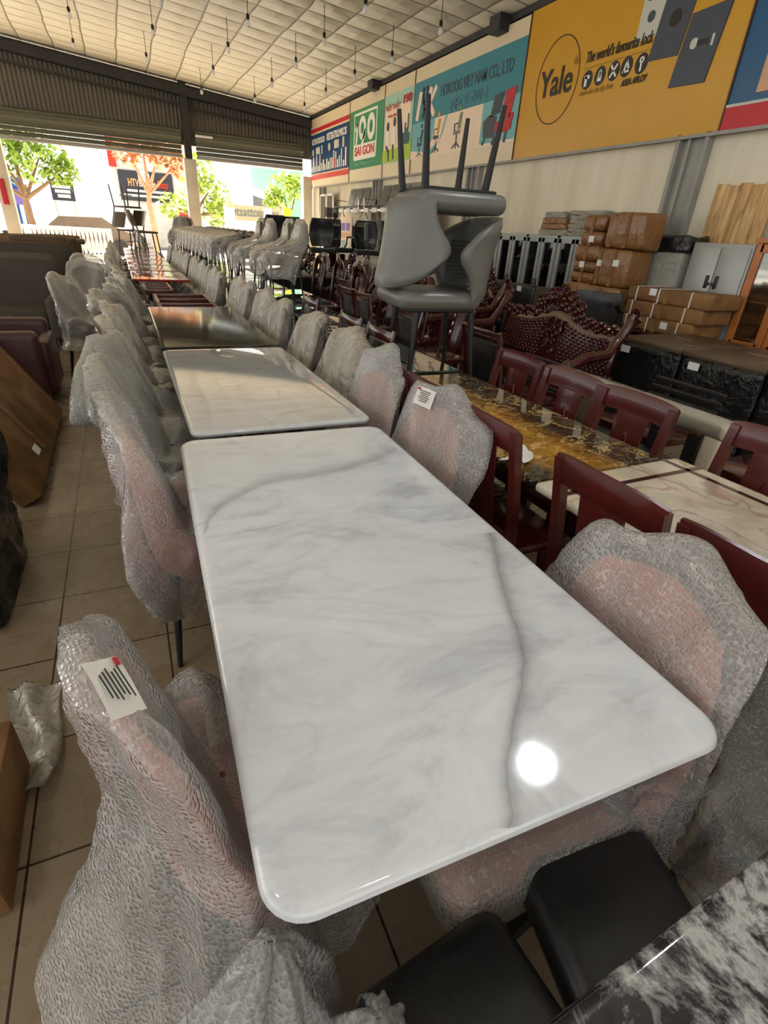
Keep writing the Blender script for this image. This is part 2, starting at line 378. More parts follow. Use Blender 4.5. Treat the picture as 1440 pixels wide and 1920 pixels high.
# --- plastic wraps
def wrap(name, col, rough, cell, strength, opaque, rim, tint=(1, 1, 1), crease=.5, dist=.004, gloss=1.6):
    t = NT(name); v = t.co(); t.base(col).set(rough, spec=.9)
    wn_ = t.noise(v, 10 if cell else 16, 2 if cell else 5, .5, .6); h = t.math('MULTIPLY', wn_, crease * (1.6 if cell else 1))
    if cell:
        vo = t.N('TexVoronoi', feature='SMOOTH_F1'); vo.inputs['Scale'].default_value = 1 / cell; vo.inputs['Smoothness'].default_value = .12; vo.inputs['Randomness'].default_value = .6
        wv = t.N('VectorMath', operation='MULTIPLY_ADD'); nn = t.N('TexNoise'); nn.inputs['Scale'].default_value = 40; t.L(v, nn.inputs['Vector'])
        t.L(nn.outputs['Color'], wv.inputs[0]); wv.inputs[1].default_value = (.005, .005, .005); t.L(v, wv.inputs[2]); t.L(wv.outputs[0], vo.inputs['Vector'])
        dome = t.math('SUBTRACT', 1, t.math('POWER', t.math('MULTIPLY', vo.outputs[0], 1.5, clamp=True), 2))
        h = t.math('ADD', h, dome)
    nb = t.bump(h, strength, dist)
    lw = t.N('LayerWeight'); lw.inputs[0].default_value = .35
    a = t.math('MULTIPLY_ADD', lw.outputs[1], rim, opaque)
    a = t.math('ADD', a, t.math('MULTIPLY_ADD', t.noise(v, 7, 3), .3, -.15), clamp=True)
    if cell: a = t.math('ADD', a, t.math('MULTIPLY_ADD', dome, -.14, .08), clamp=True)
    tr = t.N('BsdfTransparent'); tr.inputs[0].default_value = (*tint, 1)
    df = t.N('BsdfDiffuse'); df.inputs[0].default_value = (*col, 1); nb2 = t.N('Bump'); nb2.inputs['Strength'].default_value = .08 if cell else .3; nb2.inputs['Distance'].default_value = dist; t.L(h, nb2.inputs['Height']); t.L(nb2.outputs[0], df.inputs['Normal'])
    gl = t.N('BsdfGlossy'); gl.inputs['Roughness'].default_value = rough; t.L(nb, gl.inputs['Normal'])
    fr = t.N('Fresnel'); fr.inputs[0].default_value = 1.5; t.L(nb, fr.inputs['Normal'])
    mx = t.N('MixShader'); t.L(a, mx.inputs[0]); t.L(tr.outputs[0], mx.inputs[1]); t.L(df.outputs[0], mx.inputs[2])
    m2 = t.N('MixShader'); t.L(t.math('MULTIPLY', fr.outputs[0], gloss, clamp=True), m2.inputs[0]); t.L(mx.outputs[0], m2.inputs[1]); t.L(gl.outputs[0], m2.inputs[2]); t.L(m2.outputs[0], t.out.inputs[0])
wrap('bubble_wrap', srgb(250, 252, 252), .1, .0095, 1.0, .2, .22, crease=.45, dist=.0028, gloss=1.5)
wrap('bubble_wrap_fine', srgb(226, 226, 220), .11, .008, 1.0, .27, .24, crease=.5, dist=.0026, gloss=1.5)
wrap('foam_bag', srgb(236, 230, 216), .16, 0, 1.0, .2, .62, crease=1.8, dist=.013, gloss=1.9)
wrap('clear_film', srgb(200, 200, 192), .15, 0, .8, .12, .4, crease=1, dist=.01)
t = NT('black_film'); v = t.co('Object', (1, 1, 3)); t.base((.010, .010, .011)).set(.2, spec=.6)
t.bump(t.math('ADD', t.noise(t.co('Object', (3, 3, 2)), 3, 4, .5, 2.5), t.math('MULTIPLY', t.noise(t.co('Object', (9, 2, 2.5)), 3, 2, .5, 2), .4)), .6, .03)
t = NT('grey_film'); t.base(srgb(150, 150, 140)).set(.2); t.bump(t.noise(t.co('Object', (1, 1, 2)), 6, 5, .6, 2), .9, .03)
t = NT('silver_film'); v = t.co('Object', (1, 1, 4))
t.base(t.mix(t.noise(v, 5, 4), srgb(112, 106, 94), srgb(206, 200, 184))).set(.25); t.bump(t.noise(v, 9, 5, .6, 2), 1, .02)
t = NT('cardboard'); v = t.co()
t.base(t.mix(t.ramp(t.noise(v, 2.2, 5, .6, .6), [(.35, (0, 0, 0)), (.7, (1, 1, 1))]), srgb(104, 72, 40), srgb(156, 114, 68))).set(.75); t.bump(t.noise(v, 4, 3), .4, .03)
t = NT('taped_carton'); v = t.co()
t.base(t.mix(t.noise(v, 4, 5, .6, .6), srgb(104, 68, 34), srgb(158, 112, 66))).set(.3, coat=.3); t.bump(t.noise(v, 6, 4, .6, 1), .9, .03)
t = NT('plank_wood'); v = t.co('Object', (7, 7, .8))
t.base(t.ramp(t.noise(v, 2.4, 7, .62, 1), [(.3, srgb(136, 96, 54)), (.5, srgb(196, 156, 102)), (.7, srgb(222, 190, 138))])).set(.6)
t = NT('bulb_glass'); t.base((.9, .9, .86)).set(.1, alpha=.5)
t = NT('mesh_net'); t.base((.02, .02, .022)).set(.7, alpha=.62)
for n_, c_, s_ in (('lit_bulb', (1, .97, .9), 18),):
    t = NT(n_); t.p.inputs['Emission Color'].default_value = (*c_, 1); t.p.inputs['Emission Strength'].default_value = s_
# ---------------------------------------------------------------- the hall
WX = 6.3; FY = 20.15
def ceil_z(x): return 4.63 + (WX - x) * .0915
m = MB(); m.box((-2.35, 6.2, -.05), (17.7, 28.2, .1)); struct(m.build('floor', 'floor_tile', smooth=False))
m = MB(); m.grid(lambda a, b: (-11 + a * 17.4, -8 + b * 28.3, ceil_z(-11 + a * 17.4) + .02), 2, 2)
m.grid(lambda a, b: (-11 + a * 17.4, -8 + b * 28.3, ceil_z(-11 + a * 17.4) + .12), 2, 2); struct(m.build('ceiling', 'quilted_sheet', smooth=False))
m = MB(); m.box((WX + .1, 6.15, 2.35), (.2, 28.3, 4.7)); struct(m.build('wall_right', 'plaster', smooth=False))
# steel channel posts let into the wall
for y in (5.25, 9.9, 14.45, 18.9):
    m = MB(); m.box((WX - .05, y - .19, 1.35), (.1, .05, 2.7)); m.box((WX - .05, y + .19, 1.35), (.1, .05, 2.7)); m.box((WX - .012, y, 1.35), (.024, .36, 2.7))
    m.box((WX - .04, y + .06, 1.35), (.06, .04, 2.7)); o = m.build('trim_1', 'grey_column', smooth=False); struct(o)
m = MB(); m.box((WX - .05, 6.1, 4.61), (.09, 28, .1)); struct(m.build('trim_2', 'steel_black', smooth=False))
m = MB(); m.box((WX - .14, 9.45, 4.55), (.3, .3, .22)); struct(m.build('trim_3', 'steel_black', smooth=False))
m = MB(); m.box((WX - .14, 14.6, 4.58), (.3, .3, .2)); struct(m.build('trim_3', 'steel_black', smooth=False))
# street front: corrugated upper wall, roller shutters rolled up, posts
m = MB()
m.add([(-11, FY, 3.5), (WX, FY, 3.5), (WX, FY, ceil_z(WX)), (-11, FY, ceil_z(-11)), (-11, FY + .08, 3.5), (WX, FY + .08, 3.5), (WX, FY + .08, ceil_z(WX)), (-11, FY + .08, ceil_z(-11))],
      [(0, 1, 2, 3), (7, 6, 5, 4), (0, 4, 5, 1), (1, 5, 6, 2), (2, 6, 7, 3), (3, 7, 4, 0)])
struct(m.build('wall_front', 'corrugated', smooth=False))
m = MB()
for i in range(2):
    z0 = (.02, .50)[i]; w = (.2, .06)[i]; h = (.40, .07)[i]
    m.bar((-11, FY - .12, ceil_z(-11) - z0 - h / 2), (WX, FY - .12, ceil_z(WX) - z0 - h / 2), w, h, up=(0, 1, 0))
struct(m.build('beam_1', 'steel_black', smooth=False))
m = MB(); m.box((2.33, FY - .14, 4.1), (.2, .2, 1.9)); struct(m.build('pillar_1', 'steel_black', smooth=False))
m = MB(); m.box((2.35, FY - .06, 1.57), (.36, .3, 3.15), .02); struct(m.build('pillar_2', 'post_paint'))
m = MB(); m.box((6.08, FY - .06, 1.5), (.32, .3, 3.0), .02); struct(m.build('pillar_3', 'post_paint'))
m = MB(); m.box((-2.7, FY - .06, 1.6), (.34, .3, 3.2), .02); struct(m.build('pillar_4', 'post_paint'))
def shutter(x0, x1, lab):
    r = thing('roller_shutter', lab, 'shutter', ((x0 + x1) / 2, FY - .2, 3.1), 0, 'rolled up shutters of the street front')
    L = x1 - x0; m = MB()
    n = 5
    for k in range(n): m.box((0, 0, .2 + k * .115), (L, .07 + .02 * (k % 2), .1), .02)
    m.build('slat_curtain', 'shutter', r)
    m = MB(); m.tube([(-L / 2, .02, .62), (L / 2, .02, .62)], .17, 16); m.build('roll', 'shutter', r)
    m = MB(); m.box((0, 0, .09), (L, .1, .1), .02); m.build('bottom_rail', 'grey_column', r)
    return r
shutter(-2.52, 2.14, 'rolled-up ribbed shutter over the wide street opening behind the sofas')
shutter(2.56, 5.9, 'rolled-up ribbed shutter over the narrower street opening beside the signboards')
m = MB(); m.box((2.8, FY - .382, 3.72), (.5, .05, .06), .01)
o = m.build('tube_lamp', 'white_paint'); tag(o, 'short white tube lamp fixed on the shutter beside the black post', 'lamp')
m = MB(); m.box((-2.72, FY - .24, 1.9), (.14, .03, .62), .01); o = m.build('red_plate', 'sign_crimson'); tag(o, 'dark red plate fixed on the pale post by the sofas', 'plate')
# ---------------------------------------------------------------- bulbs on wires
bulb_px = [(130, 27), (138, 84), (287, 60), (275, 110), (465, 42), (428, 92), (400, 134), (378, 171), (478, 186), (510, 157), (555, 120), (608, 76), (665, 143), (611, 175), (571, 202), (685, 14), (301, 4), (826, 56), (735, 110)]
BP = []
for bx, by in bulb_px:                      # each bulb hangs 0.46 m under the sloping ceiling
    lo, hi = 2.0, 19.6; r = ray(bx, by)
    for _ in range(50):
        mid = (lo + hi) / 2; p = EYE + r * (mid / r.y)
        if p.z > ceil_z(p.x) - .46: hi = mid
        else: lo = mid
    BP.append(EYE + r * (lo / r.y))
BP.sort(key=lambda p: -p.y)
for i, p in enumerate(BP):
    row = BP[i // 4 * 4:i // 4 * 4 + 4]; j = sorted(row, key=lambda q: q.x).index(p)
    b = thing('hanging_bulb', 'unlit bulb on a wire, ' + ORD[j] + ' from the open side in ' + ORD[i // 4] + ' row from the shutters', 'light bulb', p, 0, 'light bulbs hanging from the quilted ceiling')
    m = MB(); m.lathe([(.004, -.075), (.03, -.06), (.042, -.03), (.036, .0), (.02, .03)], 12); m.build('glass_globe', 'bulb_glass', b)
    m = MB(); m.lathe([(.022, .03), (.024, .05), (.03, .055), (.026, .1), (.008, .12)], 10); m.build('socket', 'black_plastic', b)
    m = MB(); m.tube([(0, 0, .11), (.004, .003, .3), (0, 0, ceil_z(p.x) - p.z + .03)], .006, 5); m.build('wire', 'black_plastic', b)
lp = thing('lit_pendant_bulb', 'lit white bulb hanging over the white marble table, out of frame', 'light bulb', LAMP)
m = MB(); m.lathe([(.004, -.1), (.06, -.085), (.09, -.03), (.075, .03), (.03, .07)], 20); m.build('glass_globe', 'lit_bulb', lp)
m = MB(); m.lathe([(.03, .07), (.035, .1), (.03, .16), (.008, .18)], 12); m.build('socket', 'black_plastic', lp)
m = MB(); m.tube([(0, 0, .17), (0, 0, ceil_z(LAMP.x) - 3.75 + .03)], .006, 5); m.build('wire', 'black_plastic', lp)
for k, (lx, ly, lz, lab) in enumerate(((-2.0, .9, 4.4, 'added fill bulb over the open side, out of frame above the leaning carton'), (.8, -1.8, 4.3, 'added fill bulb behind the camera over the black marble table'), (-3.6, -3, 4.4, 'added fill bulb at the back of the open side behind the camera'))):  # unseen bulbs added to carry the extra fill lights
    q = dup(lp, (lx, ly, lz), 0, lab)
    for w_ in [o for o in bpy.data.objects if o.parent is q and o.name.startswith('wire')]: w_.scale = (1, 1, (ceil_z(lx) - lz + .03) / (ceil_z(LAMP.x) - 3.75 + .03))
# ---------------------------------------------------------------- signboards
SM = Matrix(((0, 0, -1), (-1, 0, 0), (0, 1, 0)))      # sign local x runs along the wall, y up, z out into the hall
SF = 6.2
def sign(name, y0, y1, z0, z1, back, lab):
    o = thing(name, lab, 'sign', (SF, y0, z0), 0, None); o.rotation_euler = SM.to_euler()
    w = y0 - y1; h = z1 - z0
    m = MB(); m.box((w / 2, h / 2, -.03), (w - .01, h, .06), .004); m.build('panel', back, o)
    return o, w, h
def flat(o, name, mat, polys, lev=1, label=None):
    if name in ('sky_field', 'lock_eyes', 'drawn_dark_seat', 'figures', 'shirts', 'poster_safes', 'poster_pictures', 'icons', 'safe_knob', 'emblem_figures'):   # separate pictures
        for P in polys[1:]: flat(o, name + '_', mat, [P], lev).name = name
        polys = polys[:1]
    m = MB()
    for P in polys: m.prism(P, -.002, .004 * lev)
    q = m.build(name, mat, o, smooth=False)
    if label: q['label'] = label
    return q
def rect(x0, y0, x1, y1): return [(x0, y0), (x1, y0), (x1, y1), (x0, y1)]
def disc(cx, cy, rx, ry=None, n=28): return [(cx + rx * cos(2 * pi * k / n), cy + (ry or rx) * sin(2 * pi * k / n)) for k in range(n)]
def stroke(pts, w):       # polyline as quads
    out = []
    for (a, b), (c, d) in zip(pts, pts[1:]):
        L = math.hypot(c - a, d - b) or 1; nx, ny = -(d - b) / L * w / 2, (c - a) / L * w / 2; ex, ey = (c - a) / L * w * .3, (d - b) / L * w * .3
        out.append([(a - ex - nx, b - ey - ny), (c + ex - nx, d + ey - ny), (c + ex + nx, d + ey + ny), (a - ex + nx, b - ey + ny)])
    return out
def ring(cx, cy, rx, ry, w, n=40): return [[(cx + rx * cos(a), cy + ry * sin(a)), (cx + rx * cos(b), cy + ry * sin(b)), (cx + (rx - w) * cos(b), cy + (ry - w) * sin(b)), (cx + (rx - w) * cos(a), cy + (ry - w) * sin(a))] for a, b in ((2 * pi * k / n, 2 * pi * (k + 1) / n) for k in range(n))]
def as_mesh(o, name, width):     # lettering becomes a plain mesh
    bpy.context.view_layer.update(); dg = bpy.context.evaluated_depsgraph_get(); me = bpy.data.meshes.new_from_object(o.evaluated_get(dg))
    if width:
        w = max(v.co.x for v in me.vertices) - min(v.co.x for v in me.vertices)
        for v in me.vertices: v.co.x *= width / w
    q = bpy.data.objects.new(name, me); COL.objects.link(q); q.parent = o.parent; q.location = o.location; q.rotation_euler = o.rotation_euler
    bpy.data.objects.remove(o); return q
def text(par, s, x, y, size, mat, name='lettering', lev=2, width=None, shear=0, bold=0, align='LEFT', rot=0, sx=None):
    c = bpy.data.curves.new(name, 'FONT'); c.body = s; c.size = size; c.extrude = .002; c.shear = shear; c.offset = bold; c.align_x = align
    c.materials.append(MAT[mat]); o = bpy.data.objects.new(name, c); COL.objects.link(o); o.parent = par
    o.location = (x, y, .004 * lev); o.rotation_euler = (0, 0, rot)
    return as_mesh(o, name, width)
ZB = 2.69; ZT = 4.53
# far end: navy safes poster
o, w, h = sign('safe_poster', 19.95, 16.4, ZB, ZT, 'sign_cream', 'navy poster of white safes with a red stripe at the shutter corner')
flat(o, 'navy_field', 'sign_navy', [rect(0, .36, w, 1.42)]); flat(o, 'red_stripe', 'sign_red', [rect(0, .2, w, .33)]); flat(o, 'brown_stripe', 'sign_crimson', [rect(0, 1.47, w, 1.57)])
text(o, 'KETSATSOLID', .15, 1.16, .2, 'sign_white', width=1.25, bold=.004); text(o, 'KETSATKUMKOS', 1.62, 1.16, .24, 'sign_white', width=1.7, bold=.006)
flat(o, 'poster_pictures', 'sign_silver', [rect(.55, .88, .95, 1.06), rect(1.1, .86, 1.2, 1.08), rect(2.3, .9, 2.7, 1.1), rect(3.0, .88, 3.15, 1.12), disc(.25, .95, .09), disc(1.85, .98, .1)], 2)
random.seed(4)
flat(o, 'poster_safes', 'sign_white', [rect(.1 + k * .165, .42, .1 + k * .165 + random.uniform(.06, .1), .42 + random.choice((.15, .2, .28, .4, .44))) for k in range(20)], 2)
flat(o, 'poster_red_safe', 'sign_crimson', [rect(2.32, .43, 2.44, .66)], 3)
# green 190 board
o, w, h = sign('green_shop_sign', 16.38, 14.1, ZB, ZT, 'sign_cream', 'green SAI GON signboard with a white 190 emblem in a frame')
flat(o, 'green_field', 'sign_green', [rect(.03, .28, w, 1.58)])
flat(o, 'white_frame', 'sign_white', stroke([(.35, .5), (1.85, .5), (1.85, 1.48), (.35, 1.48), (.35, .5)], .05), 2)
flat(o, 'emblem', 'sign_white', stroke([(.52, .84), (.57, 1.28), (.46, 1.16)], .11) + ring(.92, 1.16, .24, .26, .13) + ring(1.5, 1.14, .25, .28, .14) + stroke([(1.12, 1.08), (.86, .72)], .12), 2)
flat(o, 'white_band', 'sign_white', [rect(.37, .52, 1.83, .82)], 3)
text(o, 'SAI GON', .43, .58, .27, 'sign_red', width=1.33, bold=.008, lev=4)
text(o, 'noithat190saigon.com.vn', .35, .36, .1, 'sign_mint', width=1.45, lev=3)
# pale NOI THAT 190 poster
o, w, h = sign('office_poster', 14.08, 12.55, ZB, ZT, 'sign_cream', 'pale poster lettered in red with two office workers on lime grass')
flat(o, 'pale_field', 'sign_mint', [rect(0, .28, w, 1.6)]); flat(o, 'cream_field', 'sign_pink', [rect(.08, .55, w - .12, 1.36)], 2); flat(o, 'lime_field', 'sign_lime', [[(0, .3), (w, .3), (w, .66), (.9, .56), (0, .54)]], 3)
text(o, 'NỘI THẤT', .1, 1.3, .15, 'sign_crimson', width=.78, lev=4); text(o, '190', .98, 1.34, .21, 'sign_crimson', width=.42, bold=.008, lev=4); text(o, 'khẳng định giá trị', .25, 1.17, .08, 'sign_crimson', width=.7, lev=4)
flat(o, 'figures', 'sign_slate', [disc(.26, 1.0, .06, .09), disc(.62, 1.06, .06, .09)] + stroke([(.2, .62), (.34, .5), (.36, .34)], .06) + stroke([(.58, .62), (.62, .36)], .06), 5)
flat(o, 'shirts', 'sign_white', [[(.2, .92), (.33, .92), (.38, .62), (.16, .62)], [(.55, .96), (.68, .96), (.72, .62), (.5, .62)]], 5)
flat(o, 'towers', 'sign_dim', [rect(1.1 + .07 * k, .58, 1.15 + .07 * k, .58 + q) for k, q in enumerate((.22, .4, .3, .55, .2))], 5)
# HK chairs board
o, w, h = sign('chair_company_sign', 12.53, 8.72, ZB, ZT, 'sign_cream', 'teal HOKOOG signboard picturing office chairs and a red cinema seat')
flat(o, 'cream_field', 'sign_pink', [rect(0, .26, w, 1.0)]); flat(o, 'teal_field', 'sign_teal', [rect(0, .9, w, 1.6)], 2)
flat(o, 'sky_field', 'sign_sky', [[(0, .3), (1.0, .3), (1.35, .6), (1.5, .9), (0, .9)], [(2.75, .3), (w, .3), (w, .9), (2.75, .9)]], 2); flat(o, 'pale_field', 'sign_pink', [[(.0, .42), (.6, .36), (.95, .55), (1.02, .9), (1.45, .9), (1.25, .5), (.5, .27), (0, .27)]], 3)
flat(o, 'emblem', 'sign_pink', stroke([(.2, .98), (.3, 1.38)], .13) + stroke([(.62, .98), (.74, 1.4)], .12) + stroke([(.7, 1.15), (.95, 1.4)], .1) + stroke([(.72, 1.18), (.92, .98)], .11), 3)
flat(o, 'emblem_figures', 'sign_black', [disc(.42, 1.44, .045), disc(.58, 1.44, .045)] + stroke([(.42, 1.36), (.46, 1.22), (.52, 1.1), (.46, .98)], .07) + stroke([(.58, 1.36), (.6, 1.22), (.68, 1.1), (.64, .98)], .07), 4)
text(o, 'HOKOOG VIET NAM CO., LTD', 1.15, 1.22, .25, 'sign_slate', width=2.35, bold=.002, lev=3)
text(o, '(주)', 1.6, .95, .2, 'sign_slate', width=.36, lev=3); text(o, '호국비나', 2.05, .97, .2, 'sign_dim', width=.8, lev=3)
def drawn_chair(cx, cy, s, mat, seatmat, nm):
    P = []
    P += [disc(cx + .06 * s, cy + .98 * s, .07 * s, .07 * s)]
    P += [[(cx - .02 * s, cy + .46 * s), (cx + .12 * s, cy + .46 * s), (cx + .2 * s, cy + .86 * s), (cx + .06 * s, cy + .86 * s)]]
    flat(o, nm, mat, P, 4)
    flat(o, 'drawn_seat', seatmat, [[(cx - .24 * s, cy + .34 * s), (cx + .12 * s, cy + .34 * s), (cx + .14 * s, cy + .43 * s), (cx - .24 * s, cy + .44 * s)]], 4)
    flat(o, 'drawn_base', 'sign_slate', stroke([(cx - .05 * s, cy + .34 * s), (cx - .04 * s, cy + .12 * s), (cx - .26 * s, cy)], .035 * s) + stroke([(cx - .04 * s, cy + .12 * s), (cx + .16 * s, cy + .0 * s)], .035 * s) + stroke([(cx - .04 * s, cy + .12 * s), (cx - .05 * s, cy - .02 * s)], .03 * s) + stroke([(cx - .2 * s, cy + .44 * s), (cx - .22 * s, cy + .6 * s), (cx + .02 * s, cy + .62 * s)], .03 * s), 4)
drawn_chair(.42, .3, .54, 'sign_slate', 'sign_slate', 'drawn_back'); drawn_chair(1.14, .33, .62, 'sign_yellow', 'sign_slate', 'drawn_back'); drawn_chair(1.95, .33, .62, 'sign_olive', 'sign_grey', 'drawn_back')
flat(o, 'drawn_dark_seat', 'sign_slate', [[(2.86, .38), (3.2, .36), (3.22, .66), (2.98, .7), (2.82, .62)], [(3.02, .66), (3.3, .7), (3.36, .98), (3.1, .96)]] + stroke([(2.92, .36), (2.86, .3)], .05) + stroke([(3.22, .36), (3.16, .28)], .05) + stroke([(3.55, .42), (3.52, .28)], .05), 4)
flat(o, 'drawn_red_seat', 'sign_crimson', [[(3.2, .44), (3.55, .4), (3.58, .58), (3.22, .58)], [(3.36, .58), (3.6, .6), (3.7, 1.0), (3.42, .98)], [(3.56, .42), (3.66, .44), (3.7, .66), (3.58, .66)]], 5)
# yellow lock board
o, w, h = sign('yellow_lock_sign', 8.7, 4.95, ZB, ZT + .02, 'sign_yellow', 'big yellow Yale signboard with a circled name and three lock pictures')
def sp(px, py): p = pxx(px, py, SF); return (8.7 - p.y, p.z - ZB)
c = sp(1044, 152)
flat(o, 'circle', 'sign_brown', ring(c[0], c[1], .46, .52, .016))
a = sp(1010, 186); text(o, 'Yale', a[0], a[1], .46, 'sign_black', width=.72, bold=.007); text(o, '®', c[0] + .32, c[1] + .12, .14, 'sign_ochre')
a = sp(1098, 119); text(o, "The world's favourite lock", a[0], a[1], .165, 'sign_black', width=1.12, shear=.18, bold=.003)
flat(o, 'underline', 'sign_ochre', [rect(a[0], a[1] - .07, a[0] + 1.15, a[1] - .058)])
ic = [sp(*q) for q in ((1101, 150), (1125, 142), (1151, 133), (1175, 125), (1203, 119))]
flat(o, 'icons', 'sign_black', [disc(x, y, .098, .105) for x, y in ic])
flat(o, 'icon_marks', 'sign_white', stroke([(ic[0][0] - .04, ic[0][1] + .03), (ic[0][0] + .03, ic[0][1] + .03)], .04) + stroke([(ic[0][0] - .02, ic[0][1] + .03), (ic[0][0] - .02, ic[0][1] - .06)], .045)
     + [rect(ic[1][0] - .035, ic[1][1] - .06, ic[1][0] + .035, ic[1][1])] + ring(ic[1][0], ic[1][1] + .02, .03, .045, .012, 14)
     + stroke([(ic[2][0] - .05, ic[2][1] - .06), (ic[2][0] + .05, ic[2][1] + .06)], .025) + stroke([(ic[2][0] - .05, ic[2][1] + .06), (ic[2][0] + .05, ic[2][1] - .06)], .025)
     + stroke([(ic[3][0] - .05, ic[3][1] - .05), (ic[3][0] + .05, ic[3][1] - .05)], .02) + stroke([(ic[3][0] - .03, ic[3][1] - .05), (ic[3][0], ic[3][1] + .06), (ic[3][0] + .04, ic[3][1] - .02)], .025)
     + ring(ic[4][0], ic[4][1] + .035, .035, .035, .02, 14) + stroke([(ic[4][0], ic[4][1]), (ic[4][0], ic[4][1] - .07)], .025), 2)
a = sp(1086, 181); text(o, 'thành viên của tập đoàn', a[0], a[1], .085, 'sign_ochre', width=.62, shear=.15); a = sp(1164, 163); text(o, 'ASSA ABLOY', a[0], a[1], .095, 'sign_black', width=.42, shear=.15, bold=.003)
q = [[sp(*p) for p in P] for P in ([(1242, 110), (1264, 4), (1326, -10), (1298, 104)],)]
flat(o, 'white_lock', 'sign_silver', [[(2.22, 1.04), (2.62, 1.06), (2.64, 1.72), (2.24, 1.72)]])
flat(o, 'lock_eyes', 'sign_slate', [disc(2.33, 1.47, .06, .055), disc(2.47, 1.48, .05, .055), disc(2.4, 1.26, .055)], 2)
flat(o, 'brown_safe', 'sign_slate', [[(2.5, .82), (2.93, .8), (3.05, 1.5), (2.6, 1.48)]], 3); flat(o, 'safe_dial', 'sign_black', [disc(2.78, 1.16, .08)], 4)
flat(o, 'front_safe', 'sign_slate', [[(2.92, .5), (3.4, .48), (3.5, 1.16), (3.02, 1.14)]], 5); flat(o, 'safe_knob', 'sign_silver', [disc(3.14, .86, .05), rect(3.36, .8, 3.39, .9)], 6); flat(o, 'safe_plate', 'sign_black', [rect(3.18, .83, 3.32, .88)], 6)
# blue board at the edge
o, w, h = sign('blue_board_sign', 4.93, 2.4, ZB, ZT + .02, 'sign_blue', 'blue signboard with a red bottom band beyond the yellow board')
flat(o, 'red_band', 'sign_crimson', [rect(0, .0, w, .2)]); flat(o, 'white_line', 'sign_silver', [rect(0, .2, w, .225)], 2)
flat(o, 'pale_safe', 'sign_silver', [rect(.34, .3, 1.0, 1.0)], 2); flat(o, 'safe_shade', 'sign_skin', [rect(.3, .29, .42, .9)], 3)
m = MB(); m.box((SF - .005, 11.15, ZB - .02), (.03, 17.6, .035)); struct(m.build('trim_4', 'grey_column', smooth=False))
m = MB()
for y in (16.39, 14.09, 12.54, 8.71, 4.94): m.box((SF - .004, y, (ZB + ZT) / 2), (.012, .02, ZT - ZB))
struct(m.build('trim_5', 'sign_brown', smooth=False))
# ---------------------------------------------------------------- the street outside
m = MB(); m.box((0, 48, -.12), (120, 56, .1)); struct(m.build('ground', 'sand_ground', smooth=False))
m = MB(); m.box((0, 33, -.1), (120, 8, .08)); struct(m.build('street', 'asphalt', smooth=False))
def leafy(par, c, r, n, mat, seed, leaf=.28, sq=(1, 1, .8)):
    rnd = random.Random(seed); m = MB()
    for _ in range(n):
        while True:
            d = Vector((rnd.uniform(-1, 1), rnd.uniform(-1, 1), rnd.uniform(-1, 1)))
            if .25 < d.length < 1: break
        p = Vector(c) + Vector((d.x * r * sq[0], d.y * r * sq[1], d.z * r * sq[2])); s = leaf * rnd.uniform(.6, 1.2)
        e = Matrix.Rotation(rnd.uniform(0, 6.3), 3, 'Z') @ Matrix.Rotation(rnd.uniform(-.9, .9), 3, 'X')
        m.add([p + e @ Vector(q) * s for q in ((0, -.6, 0), (.35, 0, .06), (0, .7, 0), (-.35, 0, .06))], [(0, 1, 2, 3)])
    o = m.build('foliage', mat, par, smooth=False); return o
def tree(x, y, h, label, crowns, mat, bark='bark', r=.16, seed=1):
    t = thing('street_tree', label, 'tree', (x, y, -.07), 0, None)
    m = MB(); m.tube([(0, 0, 0), (.05, 0, h * .35), (-.03, .05, h * .7), (.05, 0, h)], r, 8, True, [r, r * .8, r * .7, r * .5])
    for k, (cx, cy, cz, cr) in enumerate(crowns): m.tube([(0, 0, h * .8), (cx * .5, cy * .5, (h * .8 + cz) / 2), (cx, cy, cz)], r * .4, 6, True, [r * .5, r * .35, r * .15])
    m.build('trunk', bark, t)
    for k, (cx, cy, cz, cr) in enumerate(crowns): leafy(t, (cx, cy, cz), cr, int(260 * cr), mat, seed * 10 + k)
    return t
p = pyy(55, 400, 27); tree(p.x, 27, 2.4, 'leafy green tree on the pavement beyond the sofas', [(-.6, 0, 3.6, 1.5), (.7, .2, 3.3, 1.1), (1.4, .1, 2.9, .7), (-1.4, 0, 2.9, 1.1), (-.2, .2, 4.4, 1.3)], 'leaf_green', seed=2)
p = pyy(284, 400, 25); tree(p.x, 25, 2.9, 'slender orange-leaved street tree before the black billiards sign', [(-.5, 0, 3.6, .55), (.5, 0, 3.7, .6), (0, .1, 4.1, .7), (1.1, .1, 3.4, .5)], 'leaf_orange', 'orange_bark', .13, 3)
p = pyy(352, 370, 28); tree(p.x + .2, 28, 2.2, 'light green tree just behind the pale post between the shutters', [(.7, 0, 2.7, .9), (.2, 0, 3.4, .9), (1.0, 0, 1.9, .7), (-.7, 0, 2.0, .8)], 'leaf_light', seed=4)
p = pyy(543, 380, 27); tree(p.x, 27, 2.3, 'light green tree near the corner post of the narrower opening', [(-.3, 0, 3.0, .8), (.4, .1, 3.2, .6), (-.7, 0, 2.6, .5)], 'leaf_light', r=.09, seed=5)
gz = -.08
def shop(name, y, px0, px1, pyt, pyb, mat, lab, cat='building', th=.4):
    a = pyy(px0, pyt, y); b = pyy(px1, pyb, y); c = pyy((px0 + px1) / 2, pyt, y).z; d = pyy((px0 + px1) / 2, pyb, y).z
    if cat in ('building', 'kiosk'): d = gz
    o = thing(name, lab, cat, ((a.x + b.x) / 2, y, d), 0); w = b.x - a.x; h = c - d
    m = MB(); m.box((0, th / 2, h / 2), (w, th, h), .02); m.build('wall' if cat == 'building' else 'panel', mat, o)
    o.rotation_euler = (0, 0, 0); return o, w, h
